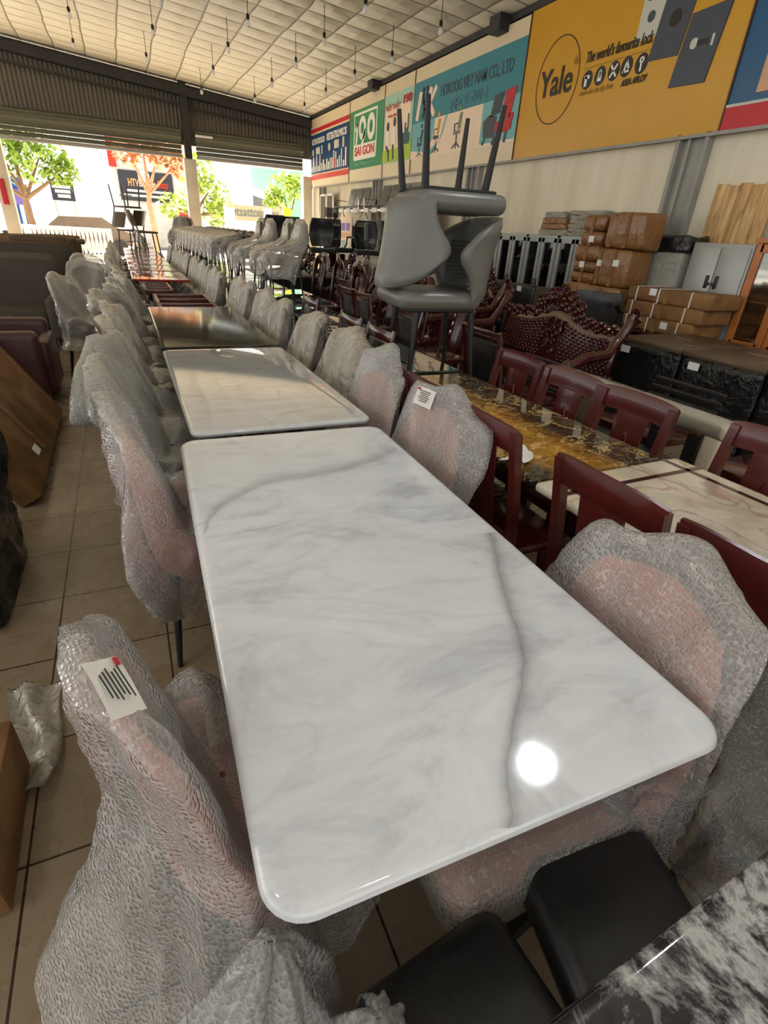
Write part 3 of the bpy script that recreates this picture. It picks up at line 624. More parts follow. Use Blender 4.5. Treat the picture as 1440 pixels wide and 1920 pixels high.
def legs_down(o, w):
    for s in (-1, 1): m = MB(); m.box((s * (w / 2 - .1), .09, (gz - o.location.z) / 2 + .1), (.06, .06, o.location.z - gz + .2)); m.build('post', 'post_paint', o)
def ftext(par, s, x, z, size, mat, width, y=-.02, bold=0):
    c = bpy.data.curves.new('lettering', 'FONT'); c.body = s; c.size = size; c.extrude = .004; c.offset = bold; c.materials.append(MAT[mat])
    q = bpy.data.objects.new('lettering', c); COL.objects.link(q); q.parent = par; q.rotation_euler = (pi / 2, 0, 0); q.location = (x, y, z)
    return as_mesh(q, 'lettering', width)
b = thing('pale_shophouse', 'pale overexposed shophouse across the street behind the billiards sign', 'building', (-3, 46, gz))
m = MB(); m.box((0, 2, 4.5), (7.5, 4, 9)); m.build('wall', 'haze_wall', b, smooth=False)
m = MB(); m.box((-1.2, -.3, 3.2), (3, .6, .12)); m.build('canopy', 'shop_white', b)
b = thing('red_shophouse', 'red and orange shopfront carrying the billiards sign', 'building', (2.52, 38.84, gz))
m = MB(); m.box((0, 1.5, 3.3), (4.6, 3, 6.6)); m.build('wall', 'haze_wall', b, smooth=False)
m = MB(); m.box((0, -.1, 5.9), (4.6, .3, 1.0)); m.build('fascia', 'shop_orange', b)
m = MB(); m.box((2.0, -.1, 2.2), (.5, .25, 4.4)); m.build('pilaster', 'shop_red', b); m = MB(); m.box((-2.2, -.1, 4.8), (.4, .25, 1.6)); m.build('bracket', 'shop_red', b)
m = MB(); m.box((-.4, -.06, 1.0), (3.4, .1, 2.0)); m.build('glazing', 'shop_white', b)
o, w, h = shop('billiards_sign', 38.6, 220, 328, 322, 378, 'shop_dark', 'black HTV Billiards Shop sign on the red shopfront', 'sign', .2)
ftext(o, 'HTV', .16 * w - w / 2, h * .5, .5, 'shop_orange', w * .2, bold=.02); ftext(o, 'Billiards', .36 * w - w / 2, h * .5, .46, 'shop_white', w * .3, bold=.01); ftext(o, 'Shop', .7 * w - w / 2, h * .5, .5, 'shop_red', w * .2, bold=.015)
m = MB(); m.box((w * .02, -.02, h * .34), (w * .8, .02, .12)); m.box((-w * .02, -.02, h * .18), (w * .85, .02, .12)); m.build('printed_lines', 'shop_white', o)
m = MB(); m.lathe([(.3, 0), (.32, .05)], 14); m.build('emblem', 'shop_white', o, rot=(pi / 2, 0, 0), loc=(-.1, .03, h * .84))
o, w, h = shop('dark_shop_sign', 37, 92, 142, 340, 376, 'shop_dark', 'dark lettered shop sign behind the leafy green tree', 'sign', .2)
m = MB()
for k in range(3): m.box((w * .03 * (k - 1), -.02, h * (.72 - .24 * k)), (w * (.8 - .12 * k), .02, .16), .03)
m.build('printed_lines', 'shop_white', o); legs_down(o, w)
o, w, h = shop('blue_awning', 35, -60, 44, 328, 352, 'awning_blue', 'blue awning panel beside the leafy green tree', 'awning', .3)
o, w, h = shop('violet_banner', 34.6, -60, 46, 352, 380, 'awning_violet', 'violet banner hanging under the blue awning', 'banner', .05)
o, w, h = shop('blue_kiosk', 36, 26, 62, 380, 424, 'awning_blue', 'blue kiosk under the violet banner across the street', 'kiosk', 1.2)
m = MB(); m.box((0, -.03, h * .55), (w * .3, .05, h * .8)); m.build('door', 'shop_white', o)
o, w, h = shop('mint_building', 47, 470, 570, 318, 420, 'mint_wall', 'mint green building seen through the narrower opening', 'building', 3)
m = MB(); m.box((0, -.05, h * .4), (w * .9, .1, .15)); m.build('ledge', 'shop_white', o)
r = thing('grey_roof_shed', 'low shed with a sloping grey roof beyond the tan banner', 'shed', (0, 0, 0))
a = pyy(474, 366, 41); b_ = pyy(540, 390, 41); a2 = pyy(380, 388, 41)
m = MB(); m.add([(a.x, 41, a.z), (b_.x, 41, b_.z), (b_.x, 41, b_.z - .4), (a.x, 41, b_.z - .4), (a.x, 44, a.z + .8), (b_.x, 44, b_.z + .8), (b_.x, 44, b_.z - .4), (a.x, 44, b_.z - .4)], [(0, 1, 2, 3), (7, 6, 5, 4), (0, 4, 5, 1), (2, 6, 7, 3), (0, 3, 7, 4), (1, 5, 6, 2)]); m.build('roof', 'roof_grey', r, smooth=False)
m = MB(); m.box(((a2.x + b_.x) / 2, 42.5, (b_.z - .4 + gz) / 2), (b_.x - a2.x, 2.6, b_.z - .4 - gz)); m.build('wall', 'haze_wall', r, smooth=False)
o, w, h = shop('tan_web_banner', 34, 392, 531, 385, 414, 'banner_tan', 'tan banner lettered ketsattoancau seen through the narrower opening', 'banner', .06)
ftext(o, 'O', -w * .46, h * .3, .62, 'sign_grey', .34); ftext(o, 'ketsattoancau', -w * .27, h * .3, .66, 'sign_grey', w * .7, bold=.008)
legs_down(o, w)
def flag(px, pt, pb, y, mat, lab, wd):
    a = pyy(px, pt, y); b = pyy(px, pb, y); t = thing('feather_flag', lab, 'flag', (a.x, y, gz)); h = a.z - gz; hb = max(.2, b.z - gz)
    m = MB(); m.tube([(0, 0, 0), (0, 0, h)], .025, 6); m.build('pole', 'post_paint', t)
    m = MB(); m.slab(lambda u, v: (u * wd * (.75 + .25 * v), .05 * sin(3 * v + 2 * u), hb + (h - hb) * v - .12 * u), 3, 6, .02); m.build('cloth', mat, t)
flag(335, 396, 430, 23, 'shop_red', 'red feather flag beside the pale post outside', .35); flag(348, 400, 428, 23.4, 'shop_red', 'second red flag closer to the pale post outside', .28)
flag(530, 386, 412, 24, 'glow_green', 'bright yellow-green flag outside behind the black office chairs', .4)
o = thing('light_standee', 'white glowing standee with an orange top before the tan banner', 'standee', (*pyy(432, 428, 26).xy, gz)); h = pyy(432, 388, 26).z - gz
m = MB(); m.box((0, 0, h / 2), (.42, .25, h), .03); m.build('box', 'shop_white', o); m = MB(); m.lathe([(.25, h), (.02, h + .35)], 4); m.build('cap', 'shop_orange', o)
o = thing('white_placard', 'small white placard in front of the end of the tan banner', 'placard', (*pyy(503, 420, 29).xy, gz)); h = pyy(503, 391, 29).z - gz
m = MB(); m.box((0, 0, h - .5), (.4, .05, 1.0), .01); m.build('panel', 'shop_white', o); m = MB(); m.tube([(0, 0, 0), (0, 0, h - .5)], .03, 6); m.build('post', 'post_paint', o)
# white baluster fence along the pavement
f = thing('baluster_fence', 'white baluster fence along the pavement behind the sofas', 'fence', (pyy(28, 440, 23).x, 23, gz)); L = pyy(206, 440, 23).x - pyy(28, 440, 23).x; h = pyy(110, 424, 23).z - gz
m = MB(); m.box((L / 2, 0, h - .05), (L, .12, .1), .02); m.build('top_rail', 'white_paint', f); m = MB(); m.box((L / 2, 0, .25), (L, .12, .1), .02); m.build('bottom_rail', 'white_paint', f)
for x in (0, L): m = MB(); m.box((x, 0, h / 2), (.14, .14, h), .01); m.build('end_post', 'white_paint', f)
n = 22
for k in range(n):
    m = MB(); m.lathe([(.03, .3), (.05, .4), (.075, .3 + (h - .4) * .35), (.035, .3 + (h - .4) * .7), (.06, h - .1)], 8, c=(L * (k + .5) / n, 0, 0)); m.build('baluster', 'white_paint', f)
car = thing('parked_car', 'dark hatchback parked behind the white baluster fence', 'car', (pyy(160, 420, 29).x, 29, gz + .0), 0)
m = MB(); prof = [(-2.0, .35), (-2.05, .75), (-1.5, .95), (-.9, 1.42), (.7, 1.45), (1.4, 1.0), (2.0, .85), (2.05, .4)]
m.loft([[(x, y, z) for x, z in prof] for y in (-.8, -.7, .7, .8)]); m.build('body', 'car_grey', car)
for sx in (-1.25, 1.25):
    for sy in (-.78, .78):
        m = MB(); m.tube([(sx, sy - .1, .32), (sx, sy + .1, .32)], .32, 16); m.build('wheel', 'black_plastic', car)
m = MB(); m.box((-.1, 0, 1.18), (1.5, 1.5, .32), .08); m.build('window', 'shop_dark', car)
for k, (px, lab) in enumerate(((40, 'dark scooter parked behind the fence nearer the pale post'), (120, 'dark scooter parked behind the fence next to the hatchback'))):
    q = pyy(px, 430, 26); s = thing('scooter', lab, 'scooter', (q.x, 26, gz), .3 - .5 * k)
    for sx in (-.55, .55):
        m = MB(); m.tube([(sx, -.05, .26), (sx, .05, .26)], .26, 14); m.build('wheel', 'black_plastic', s)
    m = MB(); m.box((-.3, 0, .62), (.8, .26, .3), .1); m.box((.1, 0, .36), (.6, .24, .12), .04); m.build('body', 'car_grey', s)
    m = MB(); m.tube([(.55, 0, .3), (.42, 0, 1.0)], .06, 8); m.tube([(.42, -.3, 1.02), (.42, .3, 1.02)], .025, 6); m.build('handlebar', 'black_plastic', s)
    m = MB(); m.box((-.28, 0, .8), (.7, .24, .1), .04); m.build('saddle', 'black_leather', s)
# ---------------------------------------------------------------- tables
def rrect(w, l, r, n=7):
    out = []
    for cx, cy, a0 in ((w / 2 - r, l / 2 - r, 0), (-w / 2 + r, l / 2 - r, 90), (-w / 2 + r, -l / 2 + r, 180), (w / 2 - r, -l / 2 + r, 270)):
        for k in range(n + 1):
            a = radians(a0 + 90 * k / n); out.append((cx + r * cos(a), cy + r * sin(a)))
    return out
def rounded_slab(m, w, l, r, z1, th, bull=.012):
    rings = []
    for i, z in ((.012, z1 - th), (.003, z1 - th + .006), (0, z1 - th + .014), (0, z1 - bull), (.0035, z1 - bull * .45), (bull * .75, z1 - .001), (bull * 1.6, z1)):
        rings.append([(x, y, z) for x, y in rrect(w - 2 * i, l - 2 * i, max(.004, r - i))])
    return m.loft(rings)
def table(name, label, cx, cy, w, l, mat, rot=0, r=.05, th=.035, legs='dark_steel', apron='dark_steel', group=None, z=.75, style='post', bull=.012, inset=.22):
    t = thing(name, label, 'table', (cx, cy, 0), rot, group)
    m = MB(); rounded_slab(m, w, l, r, z, th, bull); m.build('tabletop', mat, t, ang=50)
    m = MB(); zz = z - th
    lx = max(.03, min(.1, w / 2 - .3)) if style == 'post' else .04
    for sx in (-1, 1): m.box((sx * lx, 0, zz - .03), (.03, l - .4, .06))
    for sy in (-1, 1): m.box((0, sy * (l / 2 - .2), zz - .03), (2 * lx, .03, .06))
    m.build('apron', apron, t, smooth=False)
    for sx in (-1, 1):
        for sy in (-1, 1):
            m = MB(); x, y = sx * lx, sy * (l / 2 - (inset if style == 'post' else .12))
            if style == 'post': m.loft([[(x * k + a * q, y * k + b * q, h) for a, b in ((-1, -1), (1, -1), (1, 1), (-1, 1))] for h, q, k in ((0, .02, 1.0), (zz, .034, .97))])
            else: m.lathe([(.025, 0), (.04, .05), (.03, .12), (.045, .3), (.04, zz - .12), (.055, zz - .1), (.055, zz)], 12, c=(x, y, 0))
            m.build('leg', legs, t, smooth=style != 'post')
    return t
table('dining_table', 'big white grey-veined marble dining table close to the camera with rounded corners', T1C.x, T1C.y, .83, 1.72, 'marble_white', T1R, .065, .03, bull=.016, inset=.55)
table('dining_table', 'second white marble table, mirroring the ceiling, behind the big veined white one', .542, 2.92, .79, 1.63, 'marble_pale', 0, .05, .03)
table('dining_table', 'dark green-black marble dining table behind the two white tables', .545, 4.77, .79, 1.95, 'marble_green', 0, .03, .03)
def frame_table(label, cx, cy, w, l, z=.73):
    t = thing('table_frame', label, 'table frame', (cx, cy, 0), 0, 'table frames without tops')
    m = MB()
    for sx in (-1, 1): m.box((sx * w / 2, 0, z - .03), (.035, l, .06), .005)
    m.build('side_rail', 'red_wood', t)
    for k in range(4):
        m = MB(); m.box((0, -l / 2 + l * k / 3, z - .03), (w, .035, .06), .005); m.build('cross_rail', 'red_wood', t)
    for sx in (-1, 1):
        for sy in (-1, 1):
            m = MB(); m.box((sx * w / 2, sy * (l / 2 - .03), (z - .06) / 2), (.05, .05, z - .06), .006); m.build('leg', 'dark_wood', t)
    return t
frame_table('dark red table frame with open cross bars just behind the dark green table', .55, 6.36, .54, 1.2)
frame_table('smaller open table frame between the first frame and the red glossy table', .36, 7.85, .3, .9)
table('dining_table', 'glossy red dining table reflecting the street, behind the open frames', .46, 9.1, .76, 1.35, 'red_gloss', 0, .06, .03, 'dark_wood', 'red_gloss')
y = 9.85
for k in range(5):
    L = (1.25, 1.3, 1.5, 1.5, 1.6)[k]
    table('dining_table', 'brown glossy dining table, ' + ORD[k] + ' behind the glossy red one towards the street', .44, y + L / 2, .74, L - .06, 'brown_gloss', 0, .03, .03, 'dark_wood', 'dark_wood', 'brown glossy tables towards the street'); y += L
# second run of tables
table('dining_table', 'gold and brown marble table with white cracks, beside the red chairs', 1.545, 2.06, .68, 1.47, 'marble_gold', .02, .02, .035, 'red_wood', 'red_wood', style='turned')
table('dining_table', 'cream onyx table with a dark red inlaid border beside the gold marble table', 1.61, .72, .75, 1.18, 'marble_onyx', .03, .02, .035, 'red_wood', 'red_wood', style='turned')
on = [o for o in bpy.data.objects if o.name.startswith('dining_table')][-1]
m = MB()
for y in (-.59 + .1, .59 - .12): m.box((0, y, .7512), (.74, .022, .0012))
for x in (-.29, .29): m.box((x, 0, .7512), (.022, 1.17, .0012))
m.build('inlay_band', 'dark_wood', on, smooth=False)
table('dining_table', 'dark glass-topped table under the stacked grey chairs', 1.63, 3.57, .5, 1.44, 'glass_green', -.0, .02, .02, 'red_wood', 'dark_wood')
table('dining_table', 'dark glass-topped table with a torn paper scrap, one beyond the stacked grey chairs', 1.70, 5.05, .5, 1.42, 'glass_green', 0, .02, .02, 'dark_wood', 'dark_wood')
table('dining_table', 'dark glass-topped table under the wrapped chairs standing on tabletops', 1.82, 6.65, .7, 1.65, 'glass_green', 0, .02, .02, 'dark_wood', 'dark_wood')
for k in range(5):
    table('dining_table', 'dark wooden table, ' + ORD[k] + ' in the line carrying the wrapped slanting stools', 1.62, 8.25 + 1.45 * k, .8, 1.4, 'dark_wood', 0, .02, .03, 'dark_wood', 'dark_wood', 'tables carrying wrapped stools')
p = pz(1440, 1590, .75); q = pz(1015, 1920, .75); d = (p - q).normalized(); ang = atan2(d.y, d.x); n_ = Vector((d.y, -d.x, 0)); c = (p + q) / 2 + n_ * .4 + d * .12
table('dining_table', 'black marble table with white veins at the bottom corner of the view', c.x, c.y, 1.45, .8, 'marble_black', ang, .02, .03)
m = MB(); m.slab(lambda u, v: (.12 * u + .03 * sin(5 * v), .09 * v - .02 * sin(4 * u), .006 + .03 * abs(sin(3 * u + 2 * v)) * u), 7, 7, .002); a = pz(985, 860, .75)
tag(m.build('paper_scrap', 'white_paper', loc=(a.x - .05, a.y - .05, .752), rot=(0, 0, .6)), 'crumpled white paper lying on the gold marble table', 'paper')
m = MB(); m.slab(lambda u, v: (.06 * u, .2 * v, .01 + .04 * sin(3 * u + v)), 5, 6, .002); a = pz(628, 605, .75)
tag(m.build('paper_scrap', 'sign_pink', loc=(a.x, a.y - .1, .752), rot=(0, 0, .3)), 'torn pink and white paper scrap on the dark glass table', 'paper')
# ---------------------------------------------------------------- wrapped shell chairs
def sm(a, b, t): t = max(0, min(1, (t - a) / (b - a))); return t * t * (3 - 2 * t)
def legs4(par, dx, dy, z, mat='dark_steel', r0=.013, r1=.024, splay=.05, n=8, z0=0):
    for sx in (-1, 1):
        for sy in (-1, 1):
            m = MB(); m.tube([(sx * (dx + splay), sy * (dy + splay), z0), (sx * dx, sy * dy, z)], r0, n, True, [r0, r1]); m.build('leg', mat, par)
def shell_back(m, zb=.40, zt=.93, wing=.64, rx=.245, ry=.175, th=.045, spread=108, nu=22, nv=9):
    def fn(u, v):
        a = radians((u - .5) * 2 * spread); q = abs(u - .5) * 2
        top = wing - .04 + (zt - wing) * (1 - sm(.36, .74, q)) - .04 * sm(.0, .4, q)
        z = zb + (top - zb) * v; k = 1 + .2 * (z - zb)
        return (rx * sin(a) * k, -ry * cos(a) * k - .07 * (z - zb) * cos(a), z)
    m.slab(fn, nu, nv, th)
def bag(rings, seed, n=64, steps=26, fold=.012, ext=(0, 0), extz=(.55, 1.1), hem=0, drop=(0, 0)):
    rnd = random.Random(seed); ph = [rnd.uniform(0, 6.28) for _ in range(9)]; off = Vector((rnd.uniform(0, 50), rnd.uniform(0, 50), 0))
    R = rings; out = []
    for i in range(steps + 1):
        t = i / steps * (len(R) - 1); k = min(int(t), len(R) - 2); f = t - k; f = f * f * (3 - 2 * f) * .5 + f * .5
        z, cx, cy, ax, ay, p = [R[k][j] + (R[k + 1][j] - R[k][j]) * f for j in range(6)]
        ring = []; low = 1 - i / steps
        for j in range(n):
            a = 2 * pi * j / n; c, s_ = cos(a), sin(a)
            x = ax * abs(c) ** (2 / p) * (1 if c > 0 else -1); y = ay * abs(s_) ** (2 / p) * (1 if s_ > 0 else -1)
            w = fold * (.35 + 1.3 * low) * (sin(5 * a + ph[0] + 2 * z) + .7 * sin(9 * a + ph[1] - 5 * z) + .5 * sin(14 * a + ph[2] + 9 * z))
            w += fold * 1.8 * noise.noise(Vector((x * 7, y * 7, z * 8)) + off) + fold * 1.1 * noise.noise(Vector((x * 19, y * 19, z * 11)) + off)
            w = w * min(1, ay / .06)
            L = math.hypot(x, y) or 1
            x += w * x / L; y += w * y / L
            zz = z + hem * low * low * (sin(2 * a + ph[3]) + .5 * sin(5 * a + ph[4]))
            e = ext[1] if c > 0 else ext[0]
            if e:
                q = max(0, abs(c) - .55) / .45; g = math.exp(-((z - extz[0]) / .16) ** 2) if z < extz[1] else 0
                x += e * q * q * g * (1 if c > 0 else -1); zz -= .35 * e * q * q * g; y += (drop[1] if c > 0 else drop[0]) * q * q * g
            ring.append((x + cx, y + cy, zz))
        out.append(ring)
    return out
def shell_top(q, wing=.60, zt=.93): return wing + (zt - wing) * (1 - sm(.36, .74, q)) - .04 * sm(0, .4, q)
def cover(seed, n=64, ns=12, hem=.30, flare=.05, bias=(0, 0, 0), fold=.010, flaps=(), gap=.04, spread=118, rx=.245, ry=.175, puff=.5, skirt=.42):
    """a plastic bag drawn over a shell chair: loose skirt, outside, over the rim, down inside to the seat"""
    rnd = random.Random(seed); ph = [rnd.uniform(0, 6.28) for _ in range(9)]; off = Vector((rnd.uniform(0, 50), rnd.uniform(0, 50), 0)); rings = []
    no = ns * 2 + 8; ni = ns
    for i in range(no + ni + 1):
        ring = []
        for j in range(n):
            a = -pi + 2 * pi * j / n; q = abs(degrees_(a)) / spread; front = sm(.92, 1.35, q)
            top = shell_top(min(q, 1)) + .035; top = top * (1 - front) + .50 * front
            top += .012 * sin(3 * a + ph[0]) + .01 * sin(7 * a + ph[1])
            rr = (1 - front) + front * 1.12
            if i <= no:
                t = i / no; z = hem + (top - hem) * t; k = 1 + .2 * (max(z, .40) - .40); low = max(0, (skirt - z) / max(.05, skirt - hem))
                g = gap + flare * low ** 1.3 * (1 + .5 * sin(4 * a + ph[2]))
                x = (rx * k * rr + g) * sin(a); y = -(ry * k * rr + g) * cos(a) - .07 * max(0, z - .40) * cos(a) - .02 * (1 - front)
                x += bias[0] * low * max(0, cos(a)); y += bias[1] * low * max(0, cos(a)); z += bias[2] * low * low * sin(a + ph[3])
                u = 1.0 if t < .93 else 1 - .5 * (t - .93) / .07
            else:
                t = (i - no) / ni; zb = .50 + .12 * puff; e = 1 - (1 - max(0, t - .3) / .7) ** 1.25
                z = top + .012 * sin(pi * min(1, t * 3)) * (t < .34) - (top - zb) * e; k = 1 + .2 * (top - .40)
                s_ = 1 - (t ** 1.25) * .97
                x = (rx * k * rr + gap) * sin(a) * s_ * (1 - .02 * min(1, t * 6)); y = (-(ry * k * rr + gap) * cos(a) - .07 * max(0, top - .40) * cos(a) - .02 * (1 - front)) * s_ * (1 - .04 * min(1, t * 6)) ; u = .7 * (1 - t)
            w = fold * u * (.8 * sin(6 * a + ph[4] + 4 * z) + .6 * sin(11 * a + ph[5] - 7 * z) + .35 * sin(19 * a + ph[6] + 5 * z))
            p = Vector((x * 7, y * 7, z * 7)) + off
            w += fold * u * (2.0 * noise.noise(p) + 1.2 * noise.noise(p * 2.6) + .6 * noise.noise(p * 5.5))
            w += fold * u * 2.2 * (max(0, 1 - abs(noise.noise(Vector((sin(a) * 2.2, cos(a) * 2.2, z * 1.6 + .6 * a)) + off)) * 2.2) ** 3 - .2)
            w = max(w, -.55 * gap) if i <= no else w
            L = math.hypot(x, y) or 1; s0 = 1 if i <= no else -.3
            x += s0 * w * x / L; y += s0 * w * y / L; z += .35 * w
            for fa, fl, fw, fd, fz in flaps:          # a corner of the bag standing off the rim
                da = (a - radians(fa) + pi) % (2 * pi) - pi; h = math.exp(-(da / fw) ** 2); zt_ = top + fz
                if i <= no: h *= math.exp(-((z - zt_) / .17) ** 2)
                else: h *= max(0, 1 - 2.2 * t) * math.exp(-((top - zt_) / .17) ** 2)
                x += sin(radians(fa)) * fl * h; y -= cos(radians(fa)) * fl * h; z += fd * h
            ring.append((x, y, max(.006, z)))
        rings.append(ring)
    return rings
def degrees_(a): return a * 180 / pi
def wrapped_chair(label, loc, rotz, fabric='pink_velvet', plastic='bubble_wrap', seed=1, group=None, n=64, ns=9, legz=.39, **k):
    t = thing('wrapped_chair', label, 'chair', loc, rotz, group)
    m = MB(); shell_back(m); m.build('backrest', fabric, t, ang=60)
    m = MB(); m.box((0, .0, .43), (.36, .32, .1), .04, seg=3); m.build('seat', fabric, t)
    legs4(t, .16, .12, legz)
    m = MB(); m.loft(cover(seed, n, ns, **k), False); m.build('plastic_cover', plastic, t, ang=180)
    return t
def sticker(par, c, u, v, w, h):
    u = Vector(u).normalized(); v = Vector(v).normalized(); nn = u.cross(v); e = Matrix(((u.x, v.x, nn.x, c[0]), (u.y, v.y, nn.y, c[1]), (u.z, v.z, nn.z, c[2]), (0, 0, 0, 1)))
    m = MB(); m.slab(lambda a, b: ((a - .5) * w, (b - .5) * h, .006 * sin(3 * a + 1) - .004 * b), 6, 6, .001); o = m.build('paper_label', 'white_paper', par); o.matrix_local = e
    m = MB()
    for k in range(6): m.box((w * .02 + .0 * k, h * (.28 - .11 * k), .0075), (w * (.62 - .09 * (k % 3)), h * .035, .001))
    q = m.build('printed_lines', 'ink', o, smooth=False)
    m = MB(); m.box((-w * .36, h * .36, .0075), (w * .16, h * .14, .001)); m.build('printed_mark', 'sign_crimson', o, smooth=False)
def sticker_on(chair, px, py, w, h, roll=0):      # press a label onto the bag where the line of sight meets it
    from mathutils.bvhtree import BVHTree
    cv = [o for o in bpy.data.objects if o.parent is chair and o.name.startswith('plastic_cover')][0]; bpy.context.view_layer.update()
    mi = chair.matrix_world.inverted(); a = mi @ EYE; b = mi @ (EYE + ray(px, py)); d = (b - a).normalized()
    bv = BVHTree.FromPolygons([v.co.copy() for v in cv.data.vertices], [tuple(f.vertices) for f in cv.data.polygons])
    q, n, _, _ = bv.ray_cast(a, d)
    if q is None: return
    acc = Vector((0, 0, 0))
    for dx in (-18, 0, 18):
        for dy in (-18, 0, 18):
            dd = ((mi @ (EYE + ray(px + dx, py + dy))) - a).normalized(); qq, nn, _, _ = bv.ray_cast(a, dd)
            if qq is not None: acc += nn if nn.dot(dd) < 0 else -nn
    n = acc.normalized(); u = (mi.to_3x3() @ Vector((cos(roll), sin(roll), 0))); u = (u - n * u.dot(n)).normalized()
    sticker(chair, q + n * .016, u, n.cross(u), w, h)
FX, FL = radians(-90), radians(90)       # facing the wall side / facing the aisle side
# aisle side of the white tables
near = wrapped_chair('pink bubble-wrapped chair with a white paper label, by the big white table near the camera', (.03, .71, 0), FX + .25, seed=3, n=120, ns=22, fold=.009, hem=.12, flare=.15, bias=(.03, -.16, .03), gap=.045, skirt=.68)
near.scale = (.84, .66, .97)
wrapped_chair('pink bubble-wrapped chair with a loose flap, by the far half of the big white table', (.08, 1.84, 0), FX + .1, seed=11, n=96, ns=16, fold=.013, hem=.33, flare=.0, flaps=[(58, .30, .40, -.12, -.16), (-30, .05, .3, .02, 0)]).scale = (.95, .75, 1)
wrapped_chair('bubble-wrapped chair at the near corner of the second white table', (.085, 2.50, 0), FX, 'grey_fabric', 'bubble_wrap_fine', 21, n=72, ns=12, flaps=[(50, .1, .4, -.04, -.05)])
wrapped_chair('chair in cloudy wrap with a big pointed flap, beside the second white table', (.085, 3.06, 0), FX, 'grey_fabric', 'bubble_wrap_fine', 23, n=72, ns=12, flaps=[(40, .26, .3, -.18, -.1)])
wrapped_chair('chair in cloudy wrap at the far end of the second white table, aisle side', (.10, 3.63, 0), FX, 'charcoal_fabric', 'foam_bag', 25)
fo = wrapped_chair('striped foam-bagged chair at the near corner of the dark green table, aisle side', (.1, 4.25, 0), FX - .1, 'charcoal_fabric', 'foam_bag', 31)
fo2 = wrapped_chair('foam-bagged dark chair tilted beside the middle of the dark green table', (.14, 5.42, 0), FX + .1, 'charcoal_fabric', 'foam_bag', 33, flaps=[(20, .05, .4, .05, 0)])
fo3 = wrapped_chair('foam-bagged chair behind the striped one in the aisle', (.0, 4.86, 0), FX - .15, 'charcoal_fabric', 'foam_bag', 35, flaps=[(-50, .1, .4, .02, -.05)])
sticker_on(near, 212, 1300, .105, .075, radians(-62))
L_ = [(-.42, 6.3, -.5, 'broad round-backed foam-wrapped chair standing out in the aisle by the sofas'), (.12, 6.0, .1, 'foam-wrapped chair leaning at the far end of the dark green table'), (.16, 6.62, .2, 'foam-wrapped dark-backed chair beside the first open table frame'),
      (-.45, 8.3, -1.5, 'dark-backed wrapped chair nearer the camera of the two facing the street in the aisle'), (-.46, 9.2, -1.5, 'dark-backed wrapped chair farther of the two facing the street in the aisle'), (.14, 7.3, .0, 'foam-wrapped chair beside the smaller open table frame'), (.05, 8.3, .1, 'foam-wrapped chair with a pointed bag before the red glossy table')]
for i, (x, y, dr, lab) in enumerate(L_): dup((fo, fo2, fo3)[i % 3], (x, y, 0), FX + dr, lab, 'wrapped chairs on the aisle side', scale=(.88, .9, 1))
for k in range(9): dup((fo, fo3)[k % 2], (-.0 + .01 * (k % 3), 9.3 + .72 * k, 0), FX, 'foam-wrapped chair, ' + ORD[k] + ' from the red glossy table along the aisle side of the brown tables', 'wrapped chairs on the aisle side', scale=(.9, .8, 1))
# wall side of the white tables
big = wrapped_chair('large pink bubble-wrapped chair with a pointed top corner, against the red chairs near the camera', (.865, .60, 0), FL - .15, seed=41, n=120, ns=22, fold=.010, flare=.02, flaps=[(70, .2, .3, .12, .2)])
big.scale = (1, .62, .97)
wrapped_chair('dark teal bubble-wrapped chair at the corner between the white and black tables', (1.10, .20, 0), FL + .2, 'teal_fabric', 'bubble_wrap_fine', 43, n=96, ns=16, fold=.012).scale = (.7, .8, 1)
mid = wrapped_chair('pink bubble-wrapped chair with a paper label, at the far corner of the big white table', (.94, 1.74, 0), FL, seed=47, n=96, ns=16, fold=.014, flaps=[(-58, .12, .4, -.03, .05), (50, .06, .4, .03, .05)])
mid.scale = (1, .65, 1)
sticker_on(mid, 798, 748, .12, .08, radians(-80))
wrapped_chair('chair in shiny wrap between the labelled pink chair and the second white table', (.965, 2.36, 0), FL + .05, 'pink_velvet', 'bubble_wrap', 49, n=84, ns=14, flaps=[(10, .04, .5, .05, 0)]).scale = (.95, .6, 1)
wr1 = wrapped_chair('white-bagged chair at the middle of the second white table, wall side', (.99, 3.12, 0), FL, 'grey_fabric', 'foam_bag', 51, flaps=[(-60, .14, .4, .0, .0)])
wr2 = wrapped_chair('round white-bagged chair at the far corner of the second white table, wall side', (1.0, 3.84, 0), FL, 'charcoal_fabric', 'foam_bag', 53)
for k, (y, lab) in enumerate(((4.62, 'tall foam-bagged chair at the middle of the dark green table, wall side'), (5.3, 'tall foam-bagged chair at the far end of the dark green table, wall side'), (6.05, 'foam-bagged chair beside the first open frame, wall side'), (6.6, 'foam-bagged chair just past the first open frame, wall side'))):
    dup((wr2, wr1)[k % 2], (.99, y, 0), FL, lab, 'wrapped chairs on the wall side', scale=(.86, .9, 1))
for k in range(14): dup((wr2, wr1)[k % 2], (.90 + .01 * (k % 3), 7.25 + .56 * k, 0), FL, 'foam-bagged round chair, ' + ORD[k] + ' past the open frames along the wall-side row', 'wrapped chairs on the wall side', scale=(.8, .8, 1))
